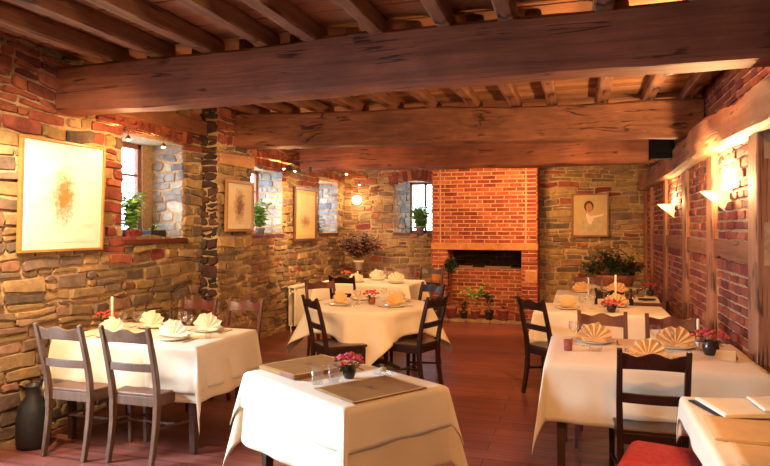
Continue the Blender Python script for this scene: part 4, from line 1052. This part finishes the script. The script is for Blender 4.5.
hp(-.95, hy, label='arching bronze plant in a terracotta pot, rightmost on the hearth', pot='terracotta', pr=.085, ph=.16, R=.22, Hh=.36, n=36, L=.10, w=.03, leaf='leaf_brown', seed=25, stems=6, low=.4)

# ------------------------------------------------------------------ radiator, speaker, jug
rd = thing('radiator', 'white panel radiator against the left wall beside the long back table', 'radiator', (XB + .13, 8.96, 0))
m = MB(); n_ = 15
m.box(.05, .075, -.34, .34, .08, .66)
for k in range(n_): yk = -.34 + .68 * (k + .5) / n_; m.box(.075, .083, yk - .015, yk + .015, .11, .63)
m.box(-.04, -.015, -.34, .34, .08, .66); m.build('panel', 'white_paint', rd, bevel=.003)
m = MB(); m.box(-.045, .088, -.345, .345, .66, .69); m.build('top_grille', 'white_paint', rd, bevel=.003)
m = MB(); m.tube([(.03, -.36, .09), (.03, -.40, .09), (.03, -.40, 0)], .010, 8); m.build('pipe', 'white_paint', rd)
m = MB(); m.tube([(.03, -.345, .60), (.03, -.41, .60)], .022, 10); m.build('valve', 'white_paint', rd)
sk = thing('loudspeaker', 'small black loudspeaker under the sawn end of the cracked beam', 'speaker', (.86, 7.38, 2.33))
m = MB(); m.box(-.13, .11, -.1, .1, 0, .28); m.build('cabinet', 'speaker_black', sk, bevel=.006)
m = MB(); m.box(-.115, .095, -.108, -.1, .015, .265); m.build('grille', 'speaker_black', sk)
jg = thing('jug', 'tall black jug with a loop handle on the floor by the left wall', 'jug', (-3.775, 3.52, 0))
m = MB(); m.lathe([(0, 0), (.10, 0), (.115, .03), (.115, .20), (.095, .30), (.05, .37), (.045, .43), (.055, .45), (.045, .445), (.038, .40), (0, .36)], 26); m.build('body', 'black_iron', jg)
m = MB(); m.tube([(.04, 0, .43), (.09, 0, .50), (.13, 0, .46), (.135, 0, .38), (.10, 0, .29)], .011, 8); m.build('handle', 'black_iron', jg)

# ------------------------------------------------------------------ lamps
WARM = (1, .49, .18)
cz = 2.37
cb = MB()
for dx in (-.03, .03):
    pts = [(-3.62 + dx, 1.2 + k * .55, 2.40 + .025 * cos(k * 1.2) ) for k in range(14)] + [(-3.6 + dx, 8.85, 2.40)]
    cb.tube(pts, .003, 5)
tag(cb.build('lighting_cable', 'copper'), 'pair of thin low-voltage cables strung along the left wall under the beams', 'cable')
def halogen(x, y, z, label, e, hang=.06):
    t = thing('halogen_spot', label, 'lamp', (x, y, z), 0, 'halogen bulbs on the cables')
    m = MB(); m.lathe([(0, .020), (.010, .018), (.020, 0), (.026, -.018), (.024, -.018), (.018, 0), (.008, .014), (0, .016)], 14); m.build('reflector', 'copper', t)
    m = MB(); m.ball((0, 0, -.012), .016, 10, 7); m.build('bulb', 'bulb', t)
    m = MB(); m.tube([(0, -.0, .018), (-.02, 0, hang)], .002, 5); m.tube([(0, 0, .018), (.02, 0, hang)], .002, 5); m.build('wire', 'copper', t)
    lamp('halogen_light', 'POINT', (.0, 0, -.045), e, WARM, .025, t)
halogen(-3.60, 4.30, 2.335, 'sparkling halogen bulb in front of the first window, nearest us', 15)
halogen(-3.60, 4.76, 2.33, 'glowing halogen bulb under the brick arch of the first window', 10)
halogen(-3.60, 7.15, 2.35, 'left halogen bulb of the two by the second window', 15)
halogen(-3.60, 7.47, 2.35, 'right halogen bulb of the two by the second window', 15)
halogen(-3.10, 8.08, 2.35, 'halogen bulb under the farthest beam, upper left of the wall globe', 16)
halogen(-3.66, 10.15, 2.35, 'faint halogen bulb just above the wall globe in the far left corner', 9)
g_ = thing('globe_wall_lamp', 'glowing round wall lamp in the far left corner of the back wall', 'lamp', (-4.03, YB - .16, 2.11))
m = MB(); m.ball((0, 0, 0), .085, 20, 12); m.build('globe', 'globe', g_)
m = MB(); m.tube([(0, .03, 0), (0, .13, 0)], .02, 10); m.lathe([(0, 0), (.05, 0), (.05, .015), (0, .015)], 18, (0, .13, -.01)); m.build('bracket', 'copper', g_)
lamp('globe_light', 'POINT', (0, -.12, 0), 16, WARM, .08, g_)
def sconce(y, label, e):
    t = thing('wall_sconce', label, 'lamp', (1.03, y, 1.80), 0, 'wedge wall lamps on the right wall')
    m = MB(); vs = [(.03, -.17, .055), (-.17, 0, .055), (.03, .17, .055), (.03, 0, -.115)]
    # open on top, two flat cheeks meeting in a point towards the room
    m.add(vs, [(0, 3, 1), (1, 3, 2)]); m.build('shade', 'shade', t, solid=.006)
    m = MB(); m.ball((-.06, 0, .02), .022, 10, 7); m.build('bulb', 'bulb', t)
    lamp('sconce_light', 'POINT', (-.085, 0, .075), e, (1, .60, .26), .04, t)
sconce(5.17, 'white wedge wall lamp on the right wall, the brighter one nearer the doorway', 190)
sconce(7.85, 'white wedge wall lamp on the right wall, the farther one', 55)
# unseen spots, mostly added to brighten tables, pictures and the front of the room
def spot(x, y, z, tx, ty, tz, e, ang, color=WARM, label='', size=.03, blend=.6):
    t = thing('unseen_spot', label, 'lamp', (x, y, z), 0, 'ceiling spots behind the beams')
    m = MB(); m.lathe([(0, .06), (.02, .06), (.03, 0), (.026, 0), (.016, .055), (0, .055)], 14); m.build('housing', 'black_iron', t)
    d = Vector((tx - x, ty - y, tz - z)); r = d.to_track_quat('-Z', 'Y').to_euler()
    lamp('spot_beam', 'SPOT', tuple(d.normalized() * .06), e, color, size, t, r, spot_size=radians(ang), spot_blend=blend)
# hidden behind the beams, aimed at tables and walls
spot(-1.2, 4.35, 2.72, -2.1, 6.3, .8, 210, 62, label='added spot behind the nearest beam, aimed at the round table')
spot(.0, 7.35, 2.72, -1.5, 10.4, 1.3, 60, 85, label='ceiling spot behind the cracked beam, aimed at the chimney')
spot(-.1, 4.35, 2.74, .3, 6.6, .8, 210, 65, label='added spot behind the nearest beam, aimed at the middle right table')
spot(-2.8, 7.3, 2.70, -3.0, 9.1, .8, 190, 68, label='added spot behind the cracked beam, aimed at the long back table')
spot(-.95, 9.12, 2.48, .3, 11.1, 1.5, 90, 90, label='added spot behind the farthest beam, aimed at the portrait')
spot(-2.9, 2.2, 2.62, -3.7, 3.9, 1.5, 150, 80, (1, .70, .42), 'added spot out of view, aimed at the large pale print')
spot(-2.0, 1.7, 2.62, -2.9, 4.2, .6, 60, 75, WARM, 'added spot out of view, aimed at the table below the large print')
spot(.6, 1.5, 2.62, -.7, 3.3, .6, 95, 65, (1, .42, .13), 'added spot out of view, aimed at the small turned table')
spot(.2, 1.2, 2.62, .6, 4.3, .7, 170, 62, (1, .44, .14), 'added spot out of view, aimed at the large table by the doorway')
spot(-1.1, 9.12, 2.48, -1.5, 10.8, 1.1, 150, 130, WARM, 'ceiling spot behind the farthest beam, aimed at the brick chimney')
spot(-1.2, -.6, 2.62, -1.0, 3.6, 1.9, 80, 120, WARM, 'added spot at the front of the room, out of view')
t_ = thing('unseen_spot', 'small lamp tucked behind the nearest beam at the right, lighting the boards', 'lamp', (.55, 4.4, 2.60)); m = MB(); m.lathe([(0, -.02), (.03, -.02), (.034, .02), (.03, .02), (.026, -.01), (0, -.01)], 14); m.build('housing', 'black_iron', t_); lamp('uplight', 'POINT', (0, 0, .04), 45, (1, .50, .16), .04, t_)
spot(-3.3, 2.75, 2.42, -3.95, 4.0, 1.1, 240, 85, (1, .68, .38), 'halogen spot out of view, grazing the stone wall under the large print')
spot(-3.55, 7.85, 2.36, -4.35, 9.5, 1.2, 230, 85, (1, .60, .27), 'small spot added by the cable, grazing the wall by the radiator')  # extra spot added to brighten this stretch of wall
spot(-2.2, 4.42, 2.68, -3.75, 6.3, 1.9, 130, 42, (1, .62, .30), 'added spot behind the nearest beam, aimed at the small picture')
# daylight from the window beside the camera
lamp('window_daylight', 'AREA', (XL - .5, 2.45, 1.5), 160, (.80, .90, 1.0), rot=(0, radians(-66), 0), spread=radians(115), shape='RECTANGLE', size=1.9, size_y=1.2)
w = bpy.data.worlds.new('sky'); S.world = w; w.use_nodes = True
bg = w.node_tree.nodes['Background']; bg.inputs[0].default_value = (.72, .86, 1, 1); bg.inputs[1].default_value = 12.0
S.view_settings.view_transform = 'Standard'; S.view_settings.look = 'None'; S.view_settings.gamma = 1
S.view_settings.exposure = 0.0; S.view_settings.use_curve_mapping = False
S.cycles.max_bounces = 7; S.cycles.diffuse_bounces = 3; S.cycles.transparent_max_bounces = 12
